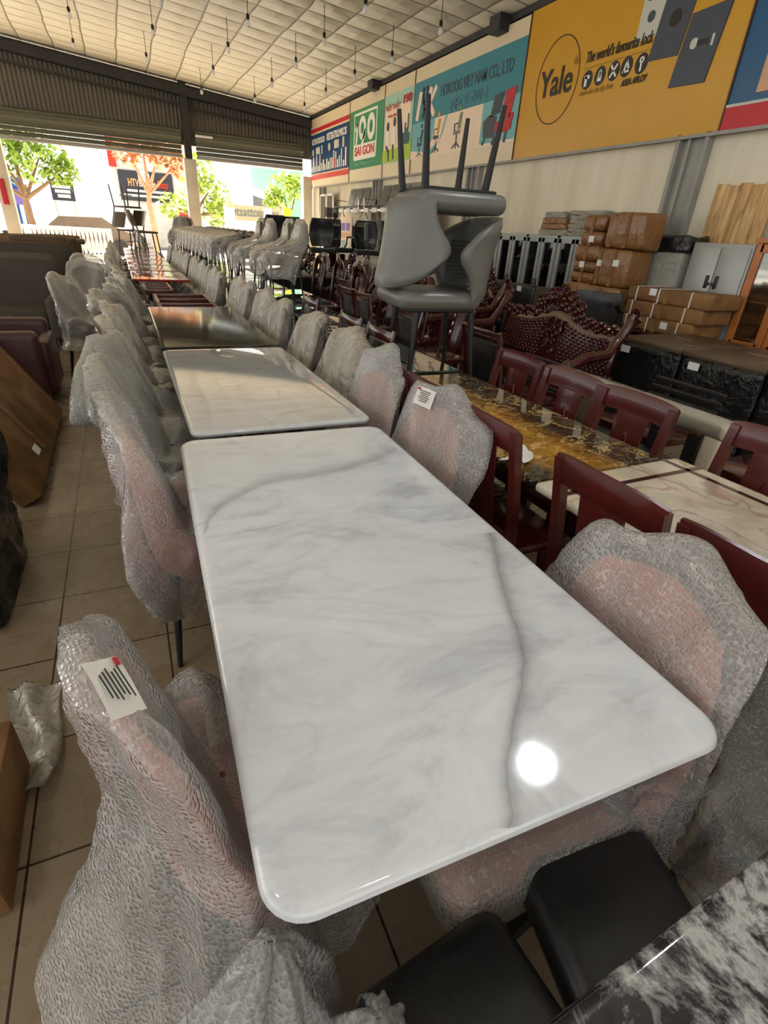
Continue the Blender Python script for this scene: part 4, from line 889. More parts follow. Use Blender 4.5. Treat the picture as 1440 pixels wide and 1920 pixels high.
# chairs in the dark gap between the white and the black table
def gap_stool(label, x, y, rot):
    t = thing('padded_stool', label, 'stool', (x, y, 0), rot)
    m = MB(); m.box((0, 0, .42), (.3, .36, .09), .042, seg=4); m.build('seat', 'black_leather', t)
    legs4(t, .1, .12, .38)
    return t
gap_stool('black padded seat in the dark gap, next to the teal wrapped chair', .63, .20, radians(-12))
gap_stool('black padded seat in the dark gap, next to the bubble-wrap heap', .31, .16, radians(6))
pk = thing('padded_stool', 'dark pink wrapped seat under the end of the big white table', 'stool', (.62, .55, 0)); m = MB(); m.box((0, 0, .41), (.5, .4, .12), .05, seg=4); m.build('seat', 'pink_velvet', pk); legs4(pk, .18, .14, .36)
m = MB(); m.box((0, 0, .405), (.54, .44, .16), .07, seg=5); m.v = [tuple(Vector(v) + noise.noise_vector(Vector(v) * 9) * .014) for v in m.v]; m.build('plastic_cover', 'bubble_wrap_fine', pk, ang=180)
def heap(label, x, y, rings, seed):
    m = MB(); R = bag(rings, seed, 84, 30, fold=.014); m.loft(R, False); m.add(R[-1], [tuple(range(84))]); m.v = [(a, b, max(.004, c)) for a, b, c in m.v]
    tag(m.build('bubble_wrap_heap', 'bubble_wrap', loc=(x, y, 0), ang=180), label, 'bubble wrap', 'heaps of bubble wrap')
heap('tall heap of bubble wrap at the close corner of the big white table', .0, .34, [(.005, 0, 0, .17, .14, 2.4), (.2, 0, 0, .15, .12, 2.4), (.4, .01, .01, .125, .09, 2.3), (.5, .03, .03, .08, .05, 2.2), (.56, .05, .05, .035, .025, 2), (.575, .05, .05, .01, .008, 2)], 77)
heap('small low heap of bubble wrap beside the tall heap', .17, .25, [(.005, 0, 0, .07, .09, 2.4), (.25, 0, 0, .065, .07, 2.4), (.42, .0, .01, .055, .055, 2.3), (.48, .01, .02, .03, .03, 2), (.49, .01, .02, .008, .008, 2)], 79)
# ---------------------------------------------------------------- red slat-back chairs
def red_chair(label, loc, rotz, group, wood='red_wood'):
    t = thing('slat_back_chair', label, 'chair', loc, rotz, group); W2 = .205
    def bk(z): return -.2 - .10 * max(0, (z - .44)) ** 1.3 / .4
    m = MB(); m.box((0, .0, .44), (.44, .43, .04), .012); m.build('seat', wood, t)
    for sx in (-1, 1):
        m = MB(); m.loft([[(sx * W2 + a * .02, bk(z) + b * (.018 + .004 * (z > .5)), z) for a, b in ((-1, -1), (1, -1), (1, 1), (-1, 1))] for z in (0, .2, .44, .55, .65, .75, .85, .945)]); m.build('back_post', wood, t)
        m = MB(); m.box((sx * (W2 - .01), .18, .21), (.04, .04, .42), .006); m.build('front_leg', wood, t)
        m = MB(); m.box((sx * W2, -.01, .2), (.022, .36, .035), .005); m.build('stretcher', wood, t)
    def top(u, v): x = (u - .5) * .45; z = .855 + .1 * v + .012 * (1 - (2 * u - 1) ** 4); return (x, bk(z) - .018 * (1 - (2 * u - 1) ** 2), z)
    m = MB(); m.slab(top, 12, 4, .028); m.build('top_rail', wood, t)
    m = MB(); m.slab(lambda u, v: ((u - .5) * (.16 + .03 * v), bk(.47 + .4 * v) - .012 - .012 * sin(pi * v), .47 + .4 * v), 6, 10, .016); o = m.build('splat', wood, t)
    m = MB()
    for s in (-1, 1): m.tube([(s * .022 * sin(pi * k / 10), bk(.55 + .024 * k) - .012 - .012 * sin(pi * (.2 + .06 * k)) + .009, .55 + .024 * k) for k in range(11)], .0045, 5)
    for s in (-1, 1): m.tube([(s * .022 * sin(pi * k / 10), bk(.55 + .024 * k) - .012 - .012 * sin(pi * (.2 + .06 * k)) - .009, .55 + .024 * k) for k in range(11)], .0045, 5)
    m.build('carved_lens', wood, o)
    m = MB(); m.box((0, bk(.48), .485), (.38, .022, .05), .005); m.build('lower_rail', wood, t)
    return t
rc = red_chair('red slat-back chair just behind the pointed bubble-wrap corner, beside the onyx table end', (1.355, .93, 0), FX, 'red chairs with slat backs')
dup(rc, (1.355, .49, 0), FX, 'red slat-back chair half hidden by the large pink wrapped chair, beside the onyx table', 'red chairs with slat backs')
dup(rc, (1.345, 1.52, 0), FX, 'red slat-back chair at the near half of the gold marble table, aisle side', 'red chairs with slat backs')
dup(rc, (1.355, 1.98, 0), FX, 'red slat-back chair behind the labelled pink chair, aisle side of the gold table', 'red chairs with slat backs')
dup(rc, (1.36, 2.42, 0), FX, 'red slat-back chair at the far end of the gold table, aisle side', 'red chairs with slat backs')
dup(rc, (1.745, 2.40, 0), FL, 'red slat-back chair by the far end of the gold table on the wall side', 'red chairs with slat backs')
dup(rc, (1.745, 1.97, 0), FL, 'red slat-back chair at the middle of the gold table, wall side', 'red chairs with slat backs')
dup(rc, (1.745, 1.57, 0), FL, 'red slat-back chair at the near end of the gold table, wall side', 'red chairs with slat backs')
dup(rc, (1.85, 1.0, 0), FL, 'red slat-back chair across the onyx table at the edge of the view', 'red chairs with slat backs')
for o in bpy.data.objects:
    if o.name.startswith('slat_back_chair'): o.scale = (.9, .72, .98)
# dark lacquered chairs with padded back panels
def pad_chair(label, loc, rotz, group):
    t = thing('padded_chair', label, 'chair', loc, rotz, group)
    m = MB(); m.box((0, 0, .45), (.45, .44, .07), .025); m.build('seat', 'black_leather', t)
    for sx in (-1, 1):
        m = MB(); m.tube([(sx * .2, -.2 - .1 * sin(pi * z / 1.05) + .02 - .06 * z, z) for z in (0, .2, .45, .6, .75, .9, 1.0)], .02, 7, True, [.018, .02, .023, .021, .02, .019, .018]); m.build('back_post', 'dark_wood', t)
        m = MB(); m.box((sx * .19, .18, .21), (.04, .04, .42), .008); m.build('front_leg', 'dark_wood', t)
    bk = lambda z: -.2 - .1 * sin(pi * z / 1.05) + .02 - .06 * z
    m = MB(); m.slab(lambda u, v: ((u - .5) * .42, bk(.93 + .06 * v) - .02 * sin(pi * u), .93 + .06 * v), 8, 3, .03); m.build('top_rail', 'dark_wood', t)
    m = MB(); m.slab(lambda u, v: ((u - .5) * .26, bk(.52 + .4 * v) - .01, .52 + .4 * v), 6, 10, .035); m.build('back_pad', 'black_leather', t)
    for s in (-1, 1): m = MB(); m.tube([(s * .15, bk(z), z) for z in (.5, .6, .7, .8, .92)], .013, 6); m.build('pad_frame', 'dark_wood', t)
    return t
pc = pad_chair('dark lacquered chair with a shiny padded back, under the seat of the stacked grey chairs', (1.76, 2.9, 0), FL, 'dark lacquered chairs')
for x, y, r, lab in ((1.72, 3.8, FL, 'dark lacquered padded chair nearer the camera of the pair at the dark glass table'), (1.80, 4.85, FL, 'dark lacquered padded chair past the first at the dark glass table with the torn scrap'), (1.80, 5.27, FL, 'dark lacquered padded chair at the far end of the glass table with the torn scrap'),
                    (1.55, 3.0, FX, 'dark lacquered chair, back to the white-bagged chair beside the second white table'), (1.55, 3.5, FX, 'dark lacquered chair on the aisle side of the glass table under the stacked chairs'), (1.56, 4.45, FX, 'dark lacquered chair leaning on the near corner of the torn-scrap glass table'), (2.1, 6.2, FL, 'dark lacquered padded chair at the glass table under the wrapped chairs')):
    dup(pc, (x, y, 0), r, lab, 'dark lacquered chairs', scale=(.9, .72, 1))
# tall dark chairs with yoke crests
def yoke_chair(label, loc, rotz, group):
    t = thing('yoke_back_chair', label, 'chair', loc, rotz, group)
    m = MB(); m.box((0, 0, .46), (.5, .46, .06), .015); m.build('seat', 'dark_wood', t)
    m = MB(); m.tube([(-.23, -.2, .46), (-.235, -.25, .8), (-.22, -.29, 1.0), (-.13, -.31, 1.08), (0, -.32, 1.03), (.13, -.31, 1.08), (.22, -.29, 1.0), (.235, -.25, .8), (.23, -.2, .46)], .03, 8, True, [.024, .026, .034, .042, .04, .042, .034, .026, .024]); m.build('yoke_frame', 'dark_wood', t)
    m = MB(); m.slab(lambda u, v: ((u - .5) * (.17 + .04 * v), -.21 - .1 * v - .02 * sin(pi * v), .48 + .54 * v), 6, 8, .02); m.build('splat', 'dark_wood', t)
    for sx in (-1, 1): m = MB(); m.tube([(sx * .14, -.26 - .0025 * k, .6 + .01 * k) for k in range(33)], .012, 6, True, [.012 + .008 * abs(sin(k * pi / 8)) for k in range(33)]); m.build('carved_beads', 'carved_wood', t)
    for sx in (-1, 1):
        for sy in (-1, 1):
            m = MB(); m.box((sx * .21, sy * .19, .215), (.05, .05, .43), .008); m.build('leg', 'dark_wood', t)
    m = MB(); m.slab(lambda u, v: ((u - .5) * .2, -.36 - .05 * sin(pi * v), .86 + .3 * v), 6, 8, .03); m.build('foam_wrap', 'foam_bag', t)
    return t
yc = yoke_chair('tall dark wood chair with a foam-wrapped crest, in front of the stacked grey chairs', (2.62, 4.55, 0), FL, 'tall yoke-backed chairs')
for i, (x, y) in enumerate(((2.6, 5.35), (2.66, 6.2), (2.6, 7.1), (2.64, 8.0), (2.62, 8.9))):
    dup(yc, (x, y, 0), FL, 'tall dark yoke-backed chair, ' + ORD[i + 1] + ' of its line going back to the street', 'tall yoke-backed chairs', skip=('foam_wrap',) if i % 2 else ())
# ---------------------------------------------------------------- carved armchairs and sofas
def carved_seat(name, label, cat, loc, rotz, W, group=None, quilt=False, H=1.0, seed=1):
    t = thing(name, label, cat, loc, rotz, group); rnd = random.Random(seed); hw = W / 2
    m = MB(); m.box((0, .02, .36), (W - .1, .56, .09), .02); m.build('seat', 'carved_wood', t)
    m = MB(); m.box((0, .28, .24), (W - .12, .04, .18), .01)
    for k in range(int(W / .12)): m.curl((-hw + .12 + k * .12, .31, .24), .05, .014, 1.2, 1, 1 if k % 2 else -1)
    m.build('carved_apron', 'carved_wood', t)
    bk = lambda z: -.26 - .16 * (z - .4)
    zc = lambda x: .80 + .1 * math.exp(-(x / (W * .16)) ** 2)
    m = MB(); m.slab(lambda u, v: ((u - .5) * (W - .16), bk(.42 + (zc((u - .5) * W) - .42) * v), .42 + (zc((u - .5) * W) - .42) * v), 16, 8, .05); o = m.build('backrest', 'carved_wood', t)
    for half in (-1, 1) if quilt else ():
        m = MB(); nx = 26; nz = 11
        for i in range(nx):
            for j in range(nz):
                x = -hw + .14 + (W - .28) * (i + .5 * (j % 2)) / nx; z = .46 + (zc(x) - .5) * j / nz
                if abs(x) < .13 or x * half < 0: continue
                m.ball((x, bk(z) + .028, z), .03, 6, 4, (.75, .5, .65))
        m.build('quilted_studs', 'carved_wood', o)
    m = MB()                                    # crest of scrolls, leaves and beads
    n = int(W / .055)
    for k in range(n):
        x = -hw + .1 + (W - .2) * k / (n - 1); q = math.exp(-(x / (W * .17)) ** 2); z = zc(x) + .02 + .05 * q + .02 * sin(k * 2.1)
        m.curl((x, bk(z) + .01 + .02 * rnd.random(), z), .042 + .02 * q, .017, 1.3, 1, 1 if x > 0 else -1)
        m.ball((x + .02, bk(z) + .03, z + .03 + .05 * q * rnd.random()), .02 + .008 * rnd.random(), 7, 5)
        if q > .3: m.curl((x, bk(z) + .02, z + .07 + .05 * q), .045, .016, 1.2, 1, -1 if x > 0 else 1)
    m.ball((0, bk(1.1) + .02, H + .1), .05, 10, 7, (1, .6, 1.1))
    m.build('carved_crest', 'carved_wood', t)
    m = MB()
    for k in range(18): m.curl((rnd.uniform(-.11, .11), bk(.6) + .035, rnd.uniform(.5, .8)), rnd.uniform(.03, .055), .014, 1.3, 1, rnd.choice((-1, 1)))
    m.build('carved_medallion', 'carved_wood', o)
    for s in (-1, 1):
        m = MB(); m.tube([(s * (hw - .04), .28, 0), (s * (hw - .04), .27, .3), (s * (hw - .03), .29, .56), (s * (hw - .02), .1, .64), (s * (hw - .03), -.15, .66), (s * (hw - .04), -.26, .8), (s * (hw - .03), -.34, .93), (s * (hw - .0), -.36, .98)], .04, 9, True, [.045, .04, .045, .05, .045, .045, .05, .055])
        m.curl((s * (hw - .02), -.36, .99), .05, .03, 1.0, 1, s); m.ball((s * (hw - .03), .29, .58), .055, 9, 6); m.build('arm', 'carved_wood', t)
        m = MB(); m.tube([(s * (hw - .06), -.26, 0), (s * (hw - .06), -.26, .45)], .035, 8); m.build('rear_leg', 'carved_wood', t)
    return t
carved_seat('carved_sofa', 'big carved dark red sofa with a quilted back and scrolled crest before the cartons', 'sofa', (3.62, 4.35, 0), FL, 1.85, None, True, 1.0, 5)
ca = carved_seat('carved_armchair', 'carved dark red armchair just past the seats of the stacked grey chairs', 'armchair', (3.3, 6.0, 0), FL, .78, 'carved armchairs', False, 1.0, 6)
k = 0
for (x, y, r) in ((3.3, 6.9, FL), (3.3, 7.8, FL), (3.3, 8.7, FL), (3.4, 11.9, FL), (3.5, 12.8, FL), (4.3, 6.6, FL), (4.3, 7.5, FL), (4.3, 8.4, FL), (4.4, 12.0, FL)):
    row = 'front line' if x < 4 else 'rear line'; j = k if x < 4 else k - 5
    dup(ca, (x, y, 0), r, 'carved dark red armchair, ' + ORD[j + (1 if x < 4 else 0)] + ' in the ' + row + ' going back to the street', 'carved armchairs'); k += 1
# ---------------------------------------------------------------- two grey chairs stacked seat to seat on the glass table
def grey_chair(label, loc, rot, legmat):
    t = thing('grey_chair', label, 'chair', loc, 0, 'grey chairs stacked on the table'); t.rotation_euler = rot
    def fn(u, v):
        sp_ = 70 + 26 * math.exp(-((v - .62) / .30) ** 2); a = radians((u - .5) * 2 * sp_); q = abs(u - .5) * 2
        z = .42 + .44 * v - .10 * q ** 3 * v ** 2; k = 1 + .12 * (z - .4) - .05 * sin(pi * v)
        return (.255 * sin(a) * k, -.225 * cos(a) * k - .05 - .12 * (z - .4) * max(0, cos(a)), z)
    m = MB(); m.slab(fn, 30, 12, .045); b = m.build('backrest', 'grey_leather', t, ang=70)
    m = MB(); m.box((0, .045, .425), (.47, .50, .1), .045, seg=4); m.build('seat', 'grey_leather', t)
    m = MB()
    for k in range(12): m.tube([(.24 * sin(radians(a)) * .86, -.225 * cos(radians(a)) * .86 - .03 - .12 * (.022 * k + .08) , .49 + .022 * k) for a in (-62, -40, -20, 0, 20, 40, 62)], .007, 5)
    m.build('ribbed_lining', 'grey_leather', b)
    m = MB()
    for s in (-1, 1): m.tube([fn(.5 + s * .2, v)[0:3] for v in (0, .25, .5, .75, 1)], .003, 4)
    m.build('seam', 'grey_fabric', b)
    m = MB(); m.box((0, .03, .372), (.4, .4, .02), .008); m.build('seat_plate', legmat, t)
    legs4(t, .17, .17, .375, legmat, .012, .021, .035, 10)
    return t
grey_chair('upright grey leather chair standing on the dark glass table, carrying an upturned one', (1.665, 2.93, .752), (0, 0, radians(84)), 'dark_steel')
grey_chair('upside-down grey leather chair with its black legs in the air, on the upright grey one', (1.655, 2.93, 2.085), (pi, 0, radians(84)), 'dark_steel')
# ---------------------------------------------------------------- foam-wrapped chairs and stools standing on the tables
def foam_side_chair(label, loc, rotz, group, lean=0, zt=.80, zs=.43, seed=1, fab='foam_bag'):
    t = thing('covered_chair', label, 'chair', loc, rotz, group); rnd = random.Random(seed); ph = rnd.uniform(0, 6)
    m = MB()
    def back(u, v): x = (u - .5) * (.44 - .08 * v ** 3) ; z = zs + (zt - zs) * v * (1 - .12 * (2 * u - 1) ** 4 * v); return (x + .01 * sin(9 * v + ph), -.2 - lean * v - .02 * sin(4 * u + ph) - .06 * sin(pi * u), z)
    m.slab(back, 14, 12, .06); m.build('backrest', 'taupe_fabric', t, ang=70)
    m = MB(); m.box((0, 0, zs - .05), (.44, .44, .09), .035, seg=3); m.build('seat', 'taupe_fabric', t)
    R = [(zs - .22, 0, .06, .25, .2, 3), (zs - .04, 0, .02, .25, .25, 3.2), (zs + .04, 0, -.02, .24, .24, 3), (zs + .12, 0, -.18 - lean * .2, .24, .1, 2.6), ((zs + zt) / 2, 0, -.23 - lean * .5, .245, .075, 2.5), (zt - .03, 0, -.24 - lean, .21, .055, 2.4), (zt + .03, 0, -.24 - lean, .15, .012, 2.2)]
    m = MB(); B = bag(R, seed, 48, 24, fold=.012, hem=.06); m.loft(B, False); m.add(B[-1], [tuple(range(48))]); m.build('plastic_cover', fab, t, ang=180)
    legs4(t, .17, .17, zs - .09, 'dark_steel', .01, .015, .03, 7)
    return t
c0 = foam_side_chair('foam-wrapped chair on the glass tabletop, first from the stacked grey chairs', (1.74, 6.82, .752), FL, 'wrapped chairs standing on tables', seed=3)
c1 = foam_side_chair('foam-wrapped chair on the glass tabletop, second from the stacked grey chairs', (1.72, 7.22, .752), FL, 'wrapped chairs standing on tables', seed=5)
for k, y in enumerate((7.98, 8.5)): dup((c0, c1)[k], (1.66, y, .752), FL, 'foam-wrapped chair on a tabletop, ' + ORD[k + 2] + ' from the stacked grey chairs', 'wrapped chairs standing on tables')
s0 = foam_side_chair('foam-wrapped stool with a slanting back on a table, next after the tall wrapped chairs', (1.45, 9.05, .752), FL, 'wrapped slanting stools on tables', lean=.3, zt=.62, zs=.5, seed=7)
for k in range(9): dup(s0, (1.44, 9.62 + .56 * k, .752), FL, 'foam-wrapped stool with a slanting back, ' + ORD[k + 1] + ' in its row towards the street', 'wrapped slanting stools on tables')
dup(c1, (1.35, 14.55, .752), FL + 1.2, 'foam-wrapped chair turned askew at the street end of the slanting stools', 'wrapped chairs standing on tables')
dup(c0, (.75, 17.4, 0), FX + .4, 'tall foam-wrapped chair on the floor where the brown tables end', 'wrapped chairs standing on tables', scale=(1.2, 1.2, 1.35))
# bent wooden chairs piled at the street end
def wood_chair(label, loc, rot):
    t = thing('wooden_chair', label, 'chair', loc, 0, 'wooden chairs piled on the far table'); t.rotation_euler = rot
    m = MB(); m.box((0, 0, .44), (.46, .44, .04), .015); m.build('seat', 'walnut_top', t)
    m = MB(); m.slab(lambda u, v: ((u - .5) * .46, -.22 - .12 * v - .06 * sin(pi * u), .55 + .32 * v), 8, 4, .02); m.build('backrest', 'walnut_top', t)
    for sx in (-1, 1):
        m = MB(); m.tube([(sx * .22, -.25, 0), (sx * .2, -.2, .44), (sx * .2, -.3, .8)], .016, 7); m.build('rear_leg', 'walnut_top', t)
        m = MB(); m.tube([(sx * .22, .22, 0), (sx * .2, .18, .43)], .016, 7); m.build('front_leg', 'walnut_top', t)
    m = MB(); m.tube([(-.21, 0, .2), (.21, 0, .2)], .01, 6); m.build('stretcher', 'walnut_top', t)
    return t
wood_chair('wooden chair standing on the last brown table against the bright street', (.3, 15.6, .752), (0, 0, .9))
wood_chair('wooden chair upturned on the chair at the last brown table', (.30, 15.6, 2.12), (pi, 0, 2.2))
wood_chair('wooden chair leaning behind the upturned one at the street end', (.60, 14.75, .752), (.0, 0, -1.4))
# ---------------------------------------------------------------- office chairs on a long desk
dk = thing('long_desk', 'long dark desk carrying black office chairs in front of the notice boards', 'desk', (3.7, 10.3, 0))
m = MB(); m.box((0, 0, .735), (3.2, 1.5, .03), .006); m.build('desktop', 'walnut_top', dk)
for x in (-1.5, 0, 1.5): m = MB(); m.box((x, 0, .36), (.04, 1.3, .72), .004); m.build('side_panel', 'dark_wood', dk)
m = MB(); m.box((0, -.3, .5), (3.0, .02, .4)); m.build('modesty_panel', 'black_plastic', dk)
def office_chair(label, loc, rotz, group, mesh=False, head=False, h=1.0):
    t = thing('office_chair', label, 'chair', loc, rotz, group)
    m = MB()
    for k in range(5):
        a = 2 * pi * k / 5; m.tube([(0, 0, .09), (.24 * cos(a), .24 * sin(a), .06)], .02, 6, True, [.024, .014]); m.ball((.25 * cos(a), .25 * sin(a), .028), .028, 8, 5)
    m.build('caster_base', 'black_plastic', t)
    m = MB(); m.tube([(0, 0, .08), (0, 0, .38)], .025, 10); m.build('gas_lift', 'chrome', t)
    m = MB(); m.box((0, .02, .40), (.46, .45, .08), .035, seg=3); m.build('seat', 'black_fabric', t)
    bx = lambda u, v: ((u - .5) * (.44 - .1 * (2 * v - 1) ** 2), -.22 - .05 * sin(pi * v) + .06 * (2 * u - 1) ** 2, .46 + .44 * h * v)
    if mesh:
        m = MB(); m.tube([bx(0, v) for v in (.0, .2, .5, .8, 1)] + [bx(u, 1) for u in (.25, .5, .75)] + [bx(1, v) for v in (1, .8, .5, .2, 0)] + [bx(u, 0) for u in (.75, .5, .25)] + [bx(0, 0)], .014, 6); m.build('back_frame', 'black_plastic', t)
        m = MB(); m.slab(bx, 8, 8, .004); m.build('back_mesh', 'mesh_net', t)
        m = MB(); m.tube([(-.16, -.24, .72), (-.08, -.25, .6), (0, -.25, .57), (.08, -.25, .6), (.16, -.24, .72)], .016, 6); m.tube([(0, -.25, .4), (0, -.25, .57)], .02, 6); m.build('lumbar_support', 'black_plastic', t)
    else:
        m = MB(); m.slab(bx, 8, 8, .07); m.build('backrest', 'black_leather', t)
    if head: m = MB(); m.slab(lambda u, v: ((u - .5) * .3, -.24 + .03 * (2 * u - 1) ** 2, .94 + .16 * v), 6, 4, .03); m.build('headrest', 'mesh_net' if mesh else 'black_leather', t)
    for s in (-1, 1): m = MB(); m.tube([(s * .22, -.1, .4), (s * .27, -.08, .5), (s * .27, -.06, .62), (s * .27, .16, .63)], .016, 7); m.build('armrest', 'black_plastic', t)
    return t
oc = office_chair('black padded office chair behind the wrapped chairs, first on the long desk', (2.55, 9.95, .752), pi + .3, 'office chairs on the long desk')
dup(oc, (2.95, 10.65, .752), pi, 'black padded office chair, second on the long desk from the wrapped chairs', 'office chairs on the long desk')
dup(oc, (3.3, 9.95, .752), pi - .2, 'black padded office chair just before the mesh chairs on the long desk', 'office chairs on the long desk')
mc = office_chair('mesh-backed office chair with a headrest on the long desk', (3.82, 10.62, .752), pi + .3, 'office chairs on the long desk', True, True)
office_chair('low mesh office chair with a curved lumbar bar on the long desk', (4.15, 9.95, .752), pi - .2, 'office chairs on the long desk', True, False)
p = pyy(705, 470, 9.4); f = thing('filing_pedestal', 'beige filing pedestal below the pink notice board', 'cabinet', (p.x - .15, 9.2, 0))
m = MB(); m.box((0, 0, .55), (.42, .5, 1.1), .01); m.build('body', 'sign_silver', f)
for k in range(3): m = MB(); m.box((0, -.255, .2 + .34 * k), (.38, .02, .3), .006); m.build('drawer', 'grey_metal', f)
f = thing('black_cabinet', 'tall black office cabinet standing against the beige pedestal', 'cabinet', (p.x + .62, 9.3, 0))
m = MB(); m.box((0, 0, .58), (.7, .5, 1.16), .01); m.build('body', 'black_plastic', f)
for k in (-1, 1): m = MB(); m.box((k * .17, -.255, .58), (.33, .02, 1.05), .006); m.build('door', 'black_leather', f)
# ---------------------------------------------------------------- along the long wall
def file_cabinet(label, y0, y1, zt=1.6):
    t = thing('glass_door_cabinet', label, 'cabinet', (5.86, (y0 + y1) / 2, 0), FL, 'glass-door filing cabinets along the wall'); w = abs(y0 - y1) - .02   # local x -> world y, local y -> -x
    m = MB(); m.box((0, -.39, zt / 2), (w, .02, zt)); m.box((0, -.2, .02), (w, .4, .04)); m.box((0, -.2, zt - .02), (w, .4, .04))
    for s in (-1, 1): m.box((s * (w / 2 - .01), -.2, zt / 2), (.02, .4, zt))
    m.build('case', 'grey_metal', t, smooth=False)
    for z in (.45, .8, 1.15): m = MB(); m.box((0, -.22, z), (w - .04, .33, .02)); m.build('shelf', 'grey_metal', t)
    for s in (-1, 1):
        m = MB(); dw = w / 2 - .01; cx = s * w / 4
        for q in (-1, 1): m.box((cx + q * (dw / 2 - .035), .0, zt / 2), (.06, .03, zt - .08))
        m.box((cx, 0, .06), (dw, .03, .08)); m.box((cx, 0, zt - .06), (dw, .03, .07)); d = m.build('door', 'grey_metal', t, smooth=False)
        m = MB(); m.box((cx, 0, zt / 2), (dw - .12, .006, zt - .16)); m.build('pane', 'pane', d, smooth=False)
        m = MB(); m.box((cx - s * (dw / 2 - .03), .022, .95), (.018, .014, .1), .004); m.build('handle', 'black_plastic', d)
    return t
for k, (a, b) in enumerate(((8.98, 8.25), (8.25, 7.52), (7.52, 6.79), (6.79, 6.06))):
    file_cabinet(('glass-door filing cabinet half hidden by the stacked grey chairs', 'glass-door filing cabinet next to the stacked grey chairs', 'middle glass-door filing cabinet under the yellow-grey bundles', 'glass-door filing cabinet beside the tall stack of cartons')[k], a, b)
random.seed(9)
def lumpy(name, label, cat, mat, loc, d, seed, group=None, n=10, amp=.03, rot=0):
    m = MB(); off = Vector((seed * 3.1, seed * 1.7, 0))
    bm = bmesh.new(); bmesh.ops.create_cube(bm, size=1); bmesh.ops.subdivide_edges(bm, edges=bm.edges[:], cuts=n, use_grid_fill=True)
    for v in bm.verts:
        c = v.co; q = Vector((c.x * d[0], c.y * d[1], (c.z + .5) * d[2])); k = max(abs(c.x), abs(c.y))
        nn = noise.noise_vector(q * 5 + off) + .5 * noise.noise_vector(q * 13 + off); rr = 1 - .06 * (abs(c.x * 2) ** 6 * abs(c.y * 2) ** 6 + abs(c.z * 2) ** 6 * k)
        v.co = Vector((q.x * rr, q.y * rr, q.z)) + nn * amp * (1 if c.z > -.49 else .0); v.co.z = max(v.co.z, 0)
    for i, v in enumerate(bm.verts): v.index = i
    m.add([v.co.copy() for v in bm.verts], [[v.index for v in f.verts] for f in bm.faces]); bm.free()
    o = m.build(name, mat, loc=loc, rot=(0, 0, rot), ang=180); tag(o, label, cat, group); return o
for k in range(4): lumpy('wrapped_bundle', ('lowest', 'second', 'third', 'topmost')[k] + ' dull yellow wrapped bundle in the short stack on the filing cabinets', 'bundle', ('taped_carton' if k in (1, 2) else 'silver_film'), (6.04, 7.0, 1.602 + .075 * k), (.34, .62 - .06 * k, .075), k + 3, 'wrapped bundles on the cabinets', 8, .02)
for k in range(6): lumpy('wrapped_bundle', ORD[k] + ' silvery wrapped bundle from the bottom of the taller stack on the filing cabinets', 'bundle', 'silver_film', (6.04, 6.35, 1.602 + .052 * k), (.36, .66, .052), k + 13, 'wrapped bundles on the cabinets', 8, .02)
# cartons in brown tape
def carton(label, x0, x1, y0, y1, z0, z1, mat='taped_carton', group=None, seed=1, marks=None, bev=.03):
    t = thing('carton', label, 'carton', ((x0 + x1) / 2, (y0 + y1) / 2, z0), 0, group); d = (x1 - x0, abs(y0 - y1), z1 - z0)
    rnd = random.Random(seed)
    m = MB(); m.box((0, 0, d[2] / 2), d, bev, seg=3)
    m.v = [tuple(Vector(v) + noise.noise_vector(Vector(v) * 6 + Vector((seed * 5, 0, 0))) * .015) for v in m.v]; m.build('body', mat, t)
    if marks or (marks is None and seed % 2):
        m = MB(); m.box((-d[0] / 2 - .004, rnd.uniform(-.2, .2) * d[1], d[2] * rnd.uniform(.4, .75)), (.006, .09, .07)); m.build('paper_label', 'white_paper', t)
    m = MB(); m.box((-d[0] / 2 - .002, 0, d[2] / 2), (.008, .05, d[2] * .96)); m.build('tape', 'cardboard', t)
    return t
G = 'brown taped cartons stacked by the wall'
base = carton('large carton at the foot of the carton stack, mostly hidden by the carved sofa', 5.45, 6.2, 5.6, 6.02, 0, 1.06, group=G, marks=False)
zz = [1.062, 1.19, 1.32, 1.5, 1.66, 1.84]
for k in range(5): carton(('lowest', 'second', 'third', 'fourth', 'topmost')[k] + ' small carton in the column beside the filing cabinets', 5.5, 6.15, 5.6, 6.03 - .05 * (k > 2), zz[k] + .002, zz[k + 1], group=G, seed=k + 4, bev=.05)
carton('narrow carton squeezed in the lower tier between the small and big cartons', 5.48, 6.1, 5.44, 5.59, 1.062, 1.48, group=G, seed=11, bev=.05)
carton('narrow carton squeezed in the upper tier between the small and big cartons', 5.5, 6.1, 5.36, 5.55, 1.485, 1.86, group=G, seed=12, bev=.05)
base2 = carton('large carton at the foot of the stack nearer the wrapped grey cabinet', 5.38, 5.78, 5.0, 5.58, 0, 1.06, group=G, marks=False, seed=15)
carton('big lower carton at the end of the stack, beside the wrapped grey cabinet', 5.38, 5.78, 4.97, 5.42, 1.062, 1.48, group=G, seed=13, bev=.05)
carton('big upper carton at the end of the stack under the pilaster', 5.40, 5.78, 4.9, 5.34, 1.485, 1.87, group=G, seed=14, bev=.05)
